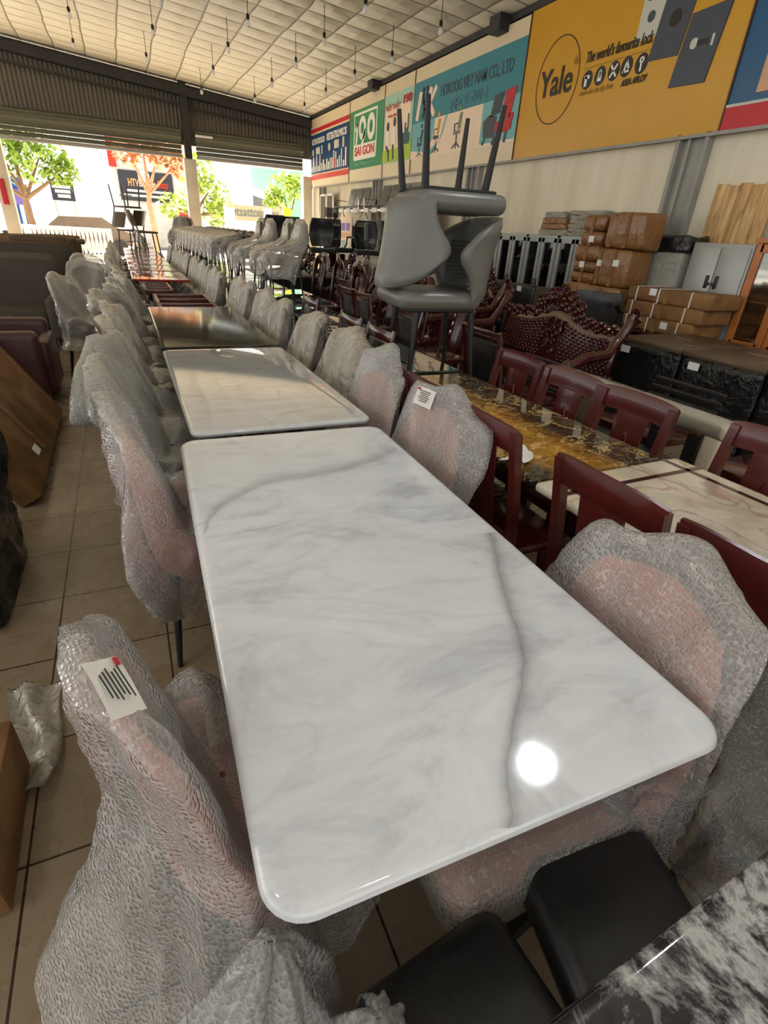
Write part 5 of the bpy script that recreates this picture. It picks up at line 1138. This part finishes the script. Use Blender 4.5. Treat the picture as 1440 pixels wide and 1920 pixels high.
# grey steel cupboards
t = thing('wrapped_cupboard', 'grey cupboard wrapped in creased clear film next to the cartons', 'cabinet', (6.0, 4.9 - .02, 0), FL)
m = MB(); m.box((0, 0, .74), (.5, .36, 1.48), .02); m.build('body', 'grey_metal', t)
m = MB(); m.box((0, .0, .745), (.53, .39, 1.48), .03, seg=3); m.build('film', 'grey_film', t)
lumpy('wrapped_bundle', 'black shiny wrapped bundle on top of the film-wrapped cupboard', 'bundle', 'black_film', (5.98, 4.86, 1.49), (.36, .56, .16), 31, None, 10, .03)
t = thing('steel_cupboard', 'plain grey steel two-door cupboard with black handles under the plank board', 'cabinet', (6.03, 4.2, 0), FL)
m = MB(); m.box((0, 0, .8), (.7, .34, 1.6), .006); m.build('body', 'grey_metal', t)
for s in (-1, 1):
    m = MB(); m.box((s * .165, .176, 1.08), (.32, .016, .96), .004); d = m.build('door', 'grey_metal', t)
    m = MB(); m.box((s * .055, .19, 1.22), (.035, .018, .13), .004); m.box((s * .03, .192, 1.2), (.035, .012, .03)); m.build('handle', 'black_plastic', d)
    m = MB(); m.box((s * .165, .176, .32), (.32, .016, .5), .004); m.build('lower_door', 'grey_metal', t)
pb = thing('plank_board', 'pale wooden board of five upright planks standing on the steel cupboard', 'board', (6.2, 4.4, 1.602), FL - .02)
for k in range(5):
    m = MB(); m.box((-.28 + .14 * k, 0, .29 - .01 * (k % 2)), (.136, .025, .58 - .02 * (k % 2)), .004); m.build('plank', 'plank_wood', pb)
m = MB(); m.box((0, -.02, .1), (.68, .02, .05)); m.box((0, -.02, .5), (.68, .02, .05)); m.build('batten', 'plank_wood', pb)
# flat cartons on a low dark desk
t = thing('low_desk', 'dark red desk carrying the three long flat cartons', 'desk', (5.56, 4.28, 0), FL)
m = MB(); m.box((0, 0, .655), (1.25, .5, .03), .005); m.build('desktop', 'red_wood', t)
for s in (-1, 1): m = MB(); m.box((s * .58, 0, .32), (.04, .45, .64), .004); m.build('side_panel', 'dark_wood', t)
for k in range(3):
    c = carton(('bottom', 'middle', 'top')[k] + ' one of the three long flat cartons on the dark desk', 5.32, 5.8, 3.74 + .06 * (2 - k), 4.82, .672 + .152 * k, .672 + .152 * k + .148, 'cardboard', 'long flat cartons', 21 + k)
    for y in (-.3, .1, .4): m = MB(); m.loft([[(-.247, y - .006, .002), (-.247, y + .006, .002), (-.241, y + .006, .002), (-.241, y - .006, .002)], [(-.247, y - .006, .152), (-.247, y + .006, .152), (-.241, y + .006, .149), (-.241, y - .006, .149)]]); m.box((0, y, .150), (.49, .012, .005)); m.build('strap', 'white_paper', c)
# orange wood display cabinet at the edge
t = thing('wooden_display_cabinet', 'orange wood cabinet with glass doors at the edge of the view', 'cabinet', (5.86, 3.42, 0), FL)
w = .82
m = MB(); m.box((0, -.4, .83), (w, .02, 1.66)); m.box((0, -.2, .03), (w, .4, .06)); m.box((0, -.2, 1.64), (w + .06, .44, .04))
for s in (-1, 1): m.box((s * (w / 2 - .02), -.2, .83), (.04, .4, 1.62))
m.build('case', 'orange_wood', t, smooth=False)
for z in (.72, 1.08): m = MB(); m.box((0, -.2, z), (w - .06, .36, .02)); m.build('shelf', 'orange_wood', t)
for s in (-1, 1):
    m = MB()
    for q in (-1, 1): m.box((s * w / 4 + q * (w / 4 - .045), .01, .83), (.08, .03, 1.56), .006)
    for z in (.1, .66, 1.57): m.box((s * w / 4, .01, z), (w / 2 - .1, .03, .08), .006)
    d = m.build('door', 'orange_wood', t, smooth=False); m = MB(); m.box((s * w / 4, .005, 1.1), (w / 2 - .16, .006, .86)); m.build('pane', 'pane', d, smooth=False)
m = MB(); m.box((-.12, -.2, 1.14), (.4, .3, .1)); m.build('folded_goods', 'silver_film', t)
# black film-wrapped desks
def wrapped_desk(label, y0, y1, seed, z=.75):
    t = thing('wrapped_desk', label, 'desk', (4.78, (y0 + y1) / 2, 0), FL, 'desks wrapped in black film'); w = y1 - y0
    m = MB(); m.box((0, 0, z - .02), (w, 1.0, .04), .008); m.build('desktop', 'walnut_top', t)
    m = MB()
    def f(u, v): x = (u - .5) * w; q = .48 + .02 * noise.noise(Vector((x * 5 + seed, v * 5, 0))) + .02 * sin(pi * u); return (x, q, (z - .035) * v)
    m.slab(f, 18, 12, .012); m.build('film_front', 'black_film', t, ang=180)
    m = MB(); m.box((0, -.02, (z - .05) / 2), (w - .03, .92, z - .05)); m.build('carcass', 'black_plastic', t)
    m = MB(); m.box((.3 * w, .515, z - .1), (.1, .006, .06)); m.build('paper_label', 'white_paper', t)
    m = MB(); m.box((.1, -.1, z + .001), (.16, .012, .002)); m.box((-.2, .2, z + .001), (.1, .012, .002)); m.build('cable_slot', 'grey_metal', t)
    return t
wrapped_desk('black film-wrapped desk with a paper label, next to the carved sofa', 3.14, 3.86, 1)
wrapped_desk('black film-wrapped desk farther from the carved sofa, with a bright crease', 2.4, 3.12, 2)
wrapped_desk('black film-wrapped desk at the edge of the view beyond the other two', 1.66, 2.38, 3)
# cream upholstered bench in front of the desks
t = thing('cream_bench', 'cream leather-topped bench back with dark slats behind the red chairs', 'bench', (2.82, 2.32, 0), FL)
m = MB(); m.box((0, 0, .66), (1.36, .12, .1), .03, seg=3); m.box((-.63, 0, .5), (.11, .12, .3), .03, seg=3); m.build('padded_rail', 'cream_leather', t)
m = MB(); m.box((0, 0, .662), (1.4, .135, .11), .035, seg=3); m.build('film', 'clear_film', t)
for k in range(5): m = MB(); m.box((-.5 + .25 * k, 0, .33), (.07, .04, .6), .006); m.build('slat', 'dark_steel', t); m = MB(); m.box((-.5 + .25 * k, .01, .6), (.075, .045, .02), .004); m.build('gold_cap', 'gold_metal', t)
m = MB(); m.box((0, .25, .38), (1.3, .5, .08), .02); m.build('seat', 'black_leather', t)
for s in (-1, 1): m = MB(); m.box((s * .6, .4, .17), (.05, .05, .34), .005); m.build('leg', 'dark_steel', t)
for k, (x, y, lab) in enumerate(((2.75, 3.4, 'small film-wrapped dark armchair between the cream bench and the carved sofa'), (3.3, 2.5, 'low dark slatted seat between the cream bench and the wrapped desks'), (3.3, 1.55, 'low dark slatted seat at the edge of the view before the wrapped desks'))):
    t = thing('slatted_low_chair', lab, 'seat', (x, y, 0), FL, 'low dark seats')
    m = MB(); m.box((0, 0, .36), (.6, .55, .06), .01); m.build('seat', 'dark_wood', t)
    m = MB()
    for q in range(4): m.box((0, -.25 - .02 * q, .46 + .06 * q), (.58, .02, .035), .005)
    m.build('back_slats', 'black_plastic', t)
    for sx in (-1, 1):
        for sy in (-1, 1): m = MB(); m.box((sx * .27, sy * .24, .18), (.04, .04, .36), .005); m.build('leg', 'dark_wood', t)
# black leather office seats before the filing cabinets
for k, (y, lab) in enumerate(((7.35, 'black leather seat back farther along, half behind the stacked grey chairs'), (6.75, 'black leather seat back with a paper label before the glass-door cabinets'), (6.2, 'dark grey padded seat back behind the crest of the carved sofa'))):
    t = thing('office_armchair', lab, 'armchair', (5.1, y, 0), FL, 'black leather seats before the cabinets'); q = 'charcoal_fabric' if k == 2 else 'black_leather'
    m = MB(); m.box((0, 0, .42), (.56, .56, .14), .05, seg=3); m.build('seat', q, t); m = MB(); m.box((0, -.26, .70), (.54, .12, .5), .05, seg=3); m.build('backrest', q, t)
    for s in (-1, 1): m = MB(); m.box((s * .27, .02, .42), (.08, .5, .4), .03); m.build('armrest', q, t)
    m = MB(); m.box((0, 0, .18), (.46, .46, .36), .02); m.build('base', 'black_plastic', t)
    if k == 1: m = MB(); m.box((.05, -.197, .88), (.1, .006, .07)); m.build('paper_label', 'white_paper', t)
t = thing('office_swivel_chair', 'black swivel chair showing its padded arm above the crest of the carved sofa', 'chair', (4.5, 4.55, 0), FL + .4)
m = MB(); m.box((0, 0, .5), (.55, .52, .1), .04); m.build('seat', 'black_leather', t); m = MB(); m.slab(lambda u, v: ((u - .5) * .52, -.3 + .08 * (2 * u - 1) ** 2, .56 + .5 * v), 8, 8, .07); m.build('backrest', 'black_leather', t)
for s in (-1, 1): m = MB(); m.tube([(s * .3, -.2, .5), (s * .32, -.1, .9), (s * .32, .1, 1.0), (s * .32, .25, .98)], .035, 8); m.build('armrest', 'black_leather', t)
m = MB(); m.tube([(0, 0, .05), (0, 0, .46)], .03, 8); m.build('gas_lift', 'chrome', t)
m = MB()
for k in range(5): a = 2 * pi * k / 5; m.tube([(0, 0, .09), (.3 * cos(a), .3 * sin(a), .03)], .025, 6)
m.build('caster_base', 'black_plastic', t)
# ---------------------------------------------------------------- far corner of the wall: shelf, boards, airport benches
sh = thing('display_shelf', 'long dark display shelf under the airport benches', 'shelf', (5.95, 14.4, 0), FL)
W_ = 5.0
m = MB(); m.box((0, -.28, .8), (W_, .02, 1.6))
for k in range(6): m.box((-W_ / 2 + W_ * k / 5, -.05, .8), (.03, .44, 1.6))
m.build('frame', 'dark_wood', sh, smooth=False)
for z in (.02, .45, .9, 1.25, 1.6): m = MB(); m.box((0, -.05, z), (W_, .44, .03)); m.build('shelf_board', 'dark_wood' if z < 1.5 else 'white_paint', sh)
def board(label, y, z0, w, h, mat, fields):
    t = thing('notice_board', label, 'board', (5.62, y, z0), FL, 'printed boards before the shelf')
    m = MB(); m.box((0, 0, h / 2), (w, .03, h), .006); m.build('panel', mat, t)
    for k, (a, b, c, d, q) in enumerate(fields): m = MB(); m.box((a, .018, b), (c, .006, d)); m.build('printed_field', q, t)
    m = MB(); m.box((0, -.1, z0 * -.5), (w * .5, .05, z0)); m.build('stand', 'dark_wood', t)
    return t
board('pink printed board with blue and orange pictures behind the mesh chair', 15.0, .95, .9, .85, 'sign_pink', [(-.2, .62, .26, .18, 'awning_violet'), (.16, .62, .26, .18, 'awning_violet'), (-.2, .42, .26, .12, 'shop_orange'), (.16, .42, .26, .12, 'shop_orange'), (-.2, .2, .26, .2, 'shop_white'), (.16, .2, .26, .2, 'sign_sky')])
board('white printed board with violet stripes to the wall-cabinet side of the pink board', 13.3, 1.0, .75, .72, 'shop_white', [(-.18, .42, .24, .4, 'awning_violet'), (.14, .42, .24, .4, 'sign_sky')])
t = thing('safe_box', 'dark open safe with white trays beside the white printed board', 'safe', (5.36, 12.45, 0), FL)
m = MB(); m.box((0, -.2, .86), (.8, .4, 1.72), .01); m.build('body', 'black_plastic', t); m = MB(); m.box((.0, .02, 1.3), (.5, .03, .1)); m.box((0, .02, 1.05), (.6, .03, .05)); m.build('tray', 'white_paint', t); m = MB(); m.box((.36, .02, 1.3), (.1, .03, .7)); m.build('door_edge', 'sign_sky', t)
def bench(label, y, z, n):
    t = thing('airport_bench', label, 'bench', (5.95, y, z), FL, 'airport benches along the wall'); W2 = .52 * n
    m = MB(); m.box((0, 0, .36), (W2, .06, .06), .01); m.build('beam', 'chrome', t)
    for k in range(n):
        x = -W2 / 2 + .52 * (k + .5)
        m = MB(); m.slab(lambda u, v: (x + (u - .5) * .46, -.22 - .14 * v, .42 + .46 * v), 6, 6, .03); m.build('backrest', 'black_leather', t)
        m = MB(); m.slab(lambda u, v: (x + (u - .5) * .46, -.22 + .44 * v, .41 + .03 * v), 6, 6, .04); m.build('seat', 'black_leather', t)
        m = MB(); m.box((x, .22, .34), (.3, .03, .1), .01); m.build('foam_edge', 'white_paper', t)
        m = MB(); m.slab(lambda u, v: (x + (u - .5) * .48, -.2 - .14 * v, .43 + .48 * v), 5, 5, .006); m.build('film', 'clear_film', t)
    for s in (-1, 1): m = MB(); m.tube([(s * W2 * .4, -.22, .0), (s * W2 * .4, 0, .36), (s * W2 * .4, .22, .0)], .02, 6); m.tube([(s * W2 * .46, -.2, .6), (s * W2 * .46, .22, .6), (s * W2 * .46, .2, .36)], .014, 6); m.build('end_frame', 'chrome', t)
    return t
bench('film-wrapped black airport bench on the shelf, nearer the shutter corner', 15.4, 1.618, 4)
bench('film-wrapped black airport bench on the shelf, nearer the paper-wrapped panels', 13.1, 1.618, 4)
for k, (y, lab) in enumerate(((18.4, 'pale framed panel leaning at the shutter corner'), (17.75, 'pale framed panel next to the airport bench'))):
    t = thing('framed_panel', lab, 'panel', (6.12, y, 1.2), FL, 'pale framed panels'); m = MB(); m.box((0, 0, .62), (.56, .02, 1.2)); m.build('panel', 'taupe_fabric', t)
    m = MB(); m.box((-.28, .01, .62), (.05, .03, 1.24)); m.box((.28, .01, .62), (.05, .03, 1.24)); m.box((0, .01, 1.22), (.6, .03, .05)); m.box((0, .01, .03), (.6, .03, .05)); m.build('frame', 'white_paint', t)
    m = MB(); m.box((0, -.05, -.6), (.5, .08, 1.2)); m.build('stand', 'white_paint', t)
t = thing('kraft_wrapped_table', 'pale wooden side table under the kraft-wrapped panels behind the stacked grey chairs', 'table', (5.85, 11.2, 0), FL)
m = MB(); m.box((0, 0, 1.42), (1.2, .6, .05), .008); m.build('tabletop', 'orange_wood', t)
for sx in (-1, 1):
    for sy in (-1, 1): m = MB(); m.box((sx * .55, sy * .26, .7), (.06, .06, 1.4), .005); m.build('leg', 'orange_wood', t)
for k, (y, h, lab) in enumerate(((11.55, .85, 'slanting kraft-paper panel beside the airport bench'), (10.95, .82, 'kraft-paper panel half hidden by the upturned chair legs'))):
    m = MB(); m.loft([[(-.3, -.05, 0), (.3, -.05, 0), (.3, .05, 0), (-.3, .05, 0)], [(-.26, -.05, h * .6), (.28, -.05, h * .6), (.28, .05, h * .6), (-.26, .05, h * .6)], [(-.12, -.04, h), (.2, -.04, h), (.2, .04, h), (-.12, .04, h)]])
    o = m.build('kraft_parcel', 'cardboard', loc=(6.0, y, 1.447), rot=(0, 0, FL)); tag(o, lab, 'panel', 'kraft-wrapped panels')
# ---------------------------------------------------------------- open side: sofas, leather armchair, cartons
def sofa(label, x0, x1, y, mat, h=.9, group='sofas facing the camera in rows', z=0, arm=True, tilt=0):
    t = thing('sofa', label, 'sofa', ((x0 + x1) / 2, y, z), pi + tilt, group); w = x1 - x0           # faces -y
    m = MB(); m.slab(lambda u, v: ((u - .5) * (w - .06), -.36 - .12 * v, .16 + (h - .16) * v + .015 * sin(7 * u) * v), 16, 6, .2); m.build('backrest', mat, t, ang=70)
    m = MB(); m.box((0, .06, .33), (w - .3, .72, .22), .06, seg=3); m.build('seat_cushion', mat, t)
    if arm:
        for s in (-1, 1): m = MB(); m.box((s * (w / 2 - .08), .05, .36), (.17, .86, .48), .07, seg=4); m.build('arm', mat, t)
    m = MB(); m.box((0, .02, .17), (w - .1, .8, .12), .02); m.build('base', mat, t)
    for sx in (-1, 1):
        for sy in (-1, 1): m = MB(); m.tube([(sx * (w / 2 - .1), .02 + sy * .36, 0), (sx * (w / 2 - .12), .02 + sy * .34, .12)], .015, 7, True, [.014, .024]); m.build('leg', 'dark_wood', t)
    return t
sofa('dark grey-brown sofa at the aisle, just behind the plum leather armchair', -2.55, -.74, 8.05, 'charcoal_fabric', .93)
sofa('second sofa behind the first, its high back edged by light', -2.75, -.86, 9.05, 'grey_fabric', .95)
sofa('dark sofa with a drooping shoulder, third from the plum armchair', -2.9, -.68, 10.15, 'charcoal_fabric', 1.03)
for k, (y, mt, h) in enumerate(((11.35, 'taupe_fabric', .98), (12.5, 'brown_fabric', .98), (13.7, 'taupe_fabric', .95), (14.9, 'brown_fabric', .95), (16.1, 'brown_fabric', .98))):
    sofa(('taupe', 'brown', 'taupe', 'brown', 'brown')[k] + ' sofa, ' + ORD[k] + ' in the rows behind the dark drooping sofa', -3.2, (-.92, -.86, -.95, -.8, -.85)[k], y, mt, h)
for k in range(3): lumpy('folded_fabric', ('lowest', 'middle', 'topmost')[k] + ' folded brown cushion heaped on the sofas near the street', 'cushion', 'brown_fabric', (-1.35 + .1 * k, 12.4 + 1.2 * k, 1.0 - .06 * k), (.9, .3, .09), 51 + k, 'cushions heaped on the sofas', 8, .02)
# plum leather armchair
t = thing('leather_armchair', 'plum leather armchair with boxy arms behind the leaning carton', 'armchair', (-1.15, 5.62, 0), pi / 2 * 3)
m = MB(); m.box((-.06, .0, .33), (.62, .66, .22), .06, seg=3); m.build('seat', 'plum_leather', t)
for s in (-1, 1):
    m = MB(); m.box((s * .37, .02, .32), (.17, .8, .6), .05, seg=4); m.build('arm', 'plum_leather', t)
m = MB(); m.box((0, -.38, .48), (.86, .18, .66), .07, seg=4); m.build('backrest', 'plum_leather', t)
m = MB(); m.box((.0, .42, .3), (.62, .1, .44), .03, seg=3); m.build('footrest', 'plum_leather', t)
m = MB(); m.box((0, 0, .06), (.8, .76, .1), .02); m.build('base', 'black_plastic', t)
m = MB(); m.slab(lambda u, v: ((u - .5) * .5, (v - .5) * .3, .03 + .04 * sin(6 * u + 2) * sin(5 * v)), 12, 8, .004); o = m.build('plastic_sheet', 'foam_bag', loc=(-1.32, 6.45, .5), ang=180); tag(o, 'crumpled plastic sheet lying behind the plum armchair', 'plastic sheet')
lumpy('stool', 'low dark stool under the crumpled plastic sheet by the grey-brown sofa', 'stool', 'charcoal_fabric', (-1.32, 6.45, 0), (.6, .5, .48), 71, None, 8, .008)
# big flat carton leaning towards the sofas
t = thing('leaning_carton', 'large flat brown carton leaning beside the aisle', 'carton', (-.62, 4.05, 0)); ang_ = radians(-31)
Rm = Matrix.Rotation(ang_, 4, 'Y')
m = MB(); m.box((-.06, 0, .75), (.12, 1.68, 1.5), .012, seg=2)
m.v = [tuple(Rm @ (Vector(v) + noise.noise_vector(Vector(v) * 3) * .018)) for v in m.v]
mz = min(v[2] for v in m.v); m.v = [(x, y, z - mz) for x, y, z in m.v]; m.build('body', 'cardboard', t)
m = MB(); m.box((.006, -.2, .62), (.01, .06, 1.1)); m.box((.006, .1, .9), (.01, 1.4, .05)); m.v = [tuple(Rm @ Vector(v)) for v in m.v]; m.v = [(x + .0, y, z - mz) for x, y, z in m.v]; m.build('tape', 'taped_carton', t)
m = MB(); m.box((.012, -.35, .12), (.01, .09, .05)); m.v = [tuple(Rm @ Vector(v)) for v in m.v]; m.v = [(x, y, z - mz) for x, y, z in m.v]; m.build('paper_label', 'white_paper', t)
m = MB(); m.tube([Rm @ Vector((.02, -.84 + .5 * k / 8, .62 + .05 * k)) - Vector((0, 0, mz)) for k in range(9)], .006, 5); m.build('string', 'white_paper', t)
lumpy('stacked_panels', 'dark padded slab holding up the leaning carton', 'slab', 'brown_fabric', (-1.7, 4.1, 0), (.5, 1.5, .85), 83, None, 8, .01)
lumpy('film_wrapped_seat', 'dark furniture piece wrapped in shiny black film at the aisle edge', 'furniture', 'black_film', (-.94, 2.42, 0), (.62, .7, .66), 91, None, 16, .05)
m = MB(); m.box((-.2, 0, .105), (.4, .42, .21), .008)
m.v = [tuple(Vector(v) + noise.noise_vector(Vector(v) * 7) * .012) for v in m.v]; mz = min(v[2] for v in m.v); m.v = [(x, y, z - mz) for x, y, z in m.v]
o = m.build('carton', 'cardboard', loc=(-.48, 1.14, 0)); tag(o, 'torn brown carton on the tiles by the pink bubble-wrapped chair', 'carton')
m = MB()
def scrap(u, v):
    x = (u - .5) * .2 * (1 - .3 * sin(3 * v)) + .05 * sin(4 * v + .5); y = (v - .5) * .42
    return (x, y, .012 + .03 * abs(sin(5 * u + 3 * v)) + .02 * noise.noise(Vector((u * 4, v * 6, 1))))
m.slab(scrap, 14, 18, .002); tag(m.build('foam_scrap', 'foam_bag', loc=(-.50, 1.47, 0), rot=(0, 0, -.25), ang=180), 'torn grey foam sheet lying on the floor tiles', 'foam sheet')
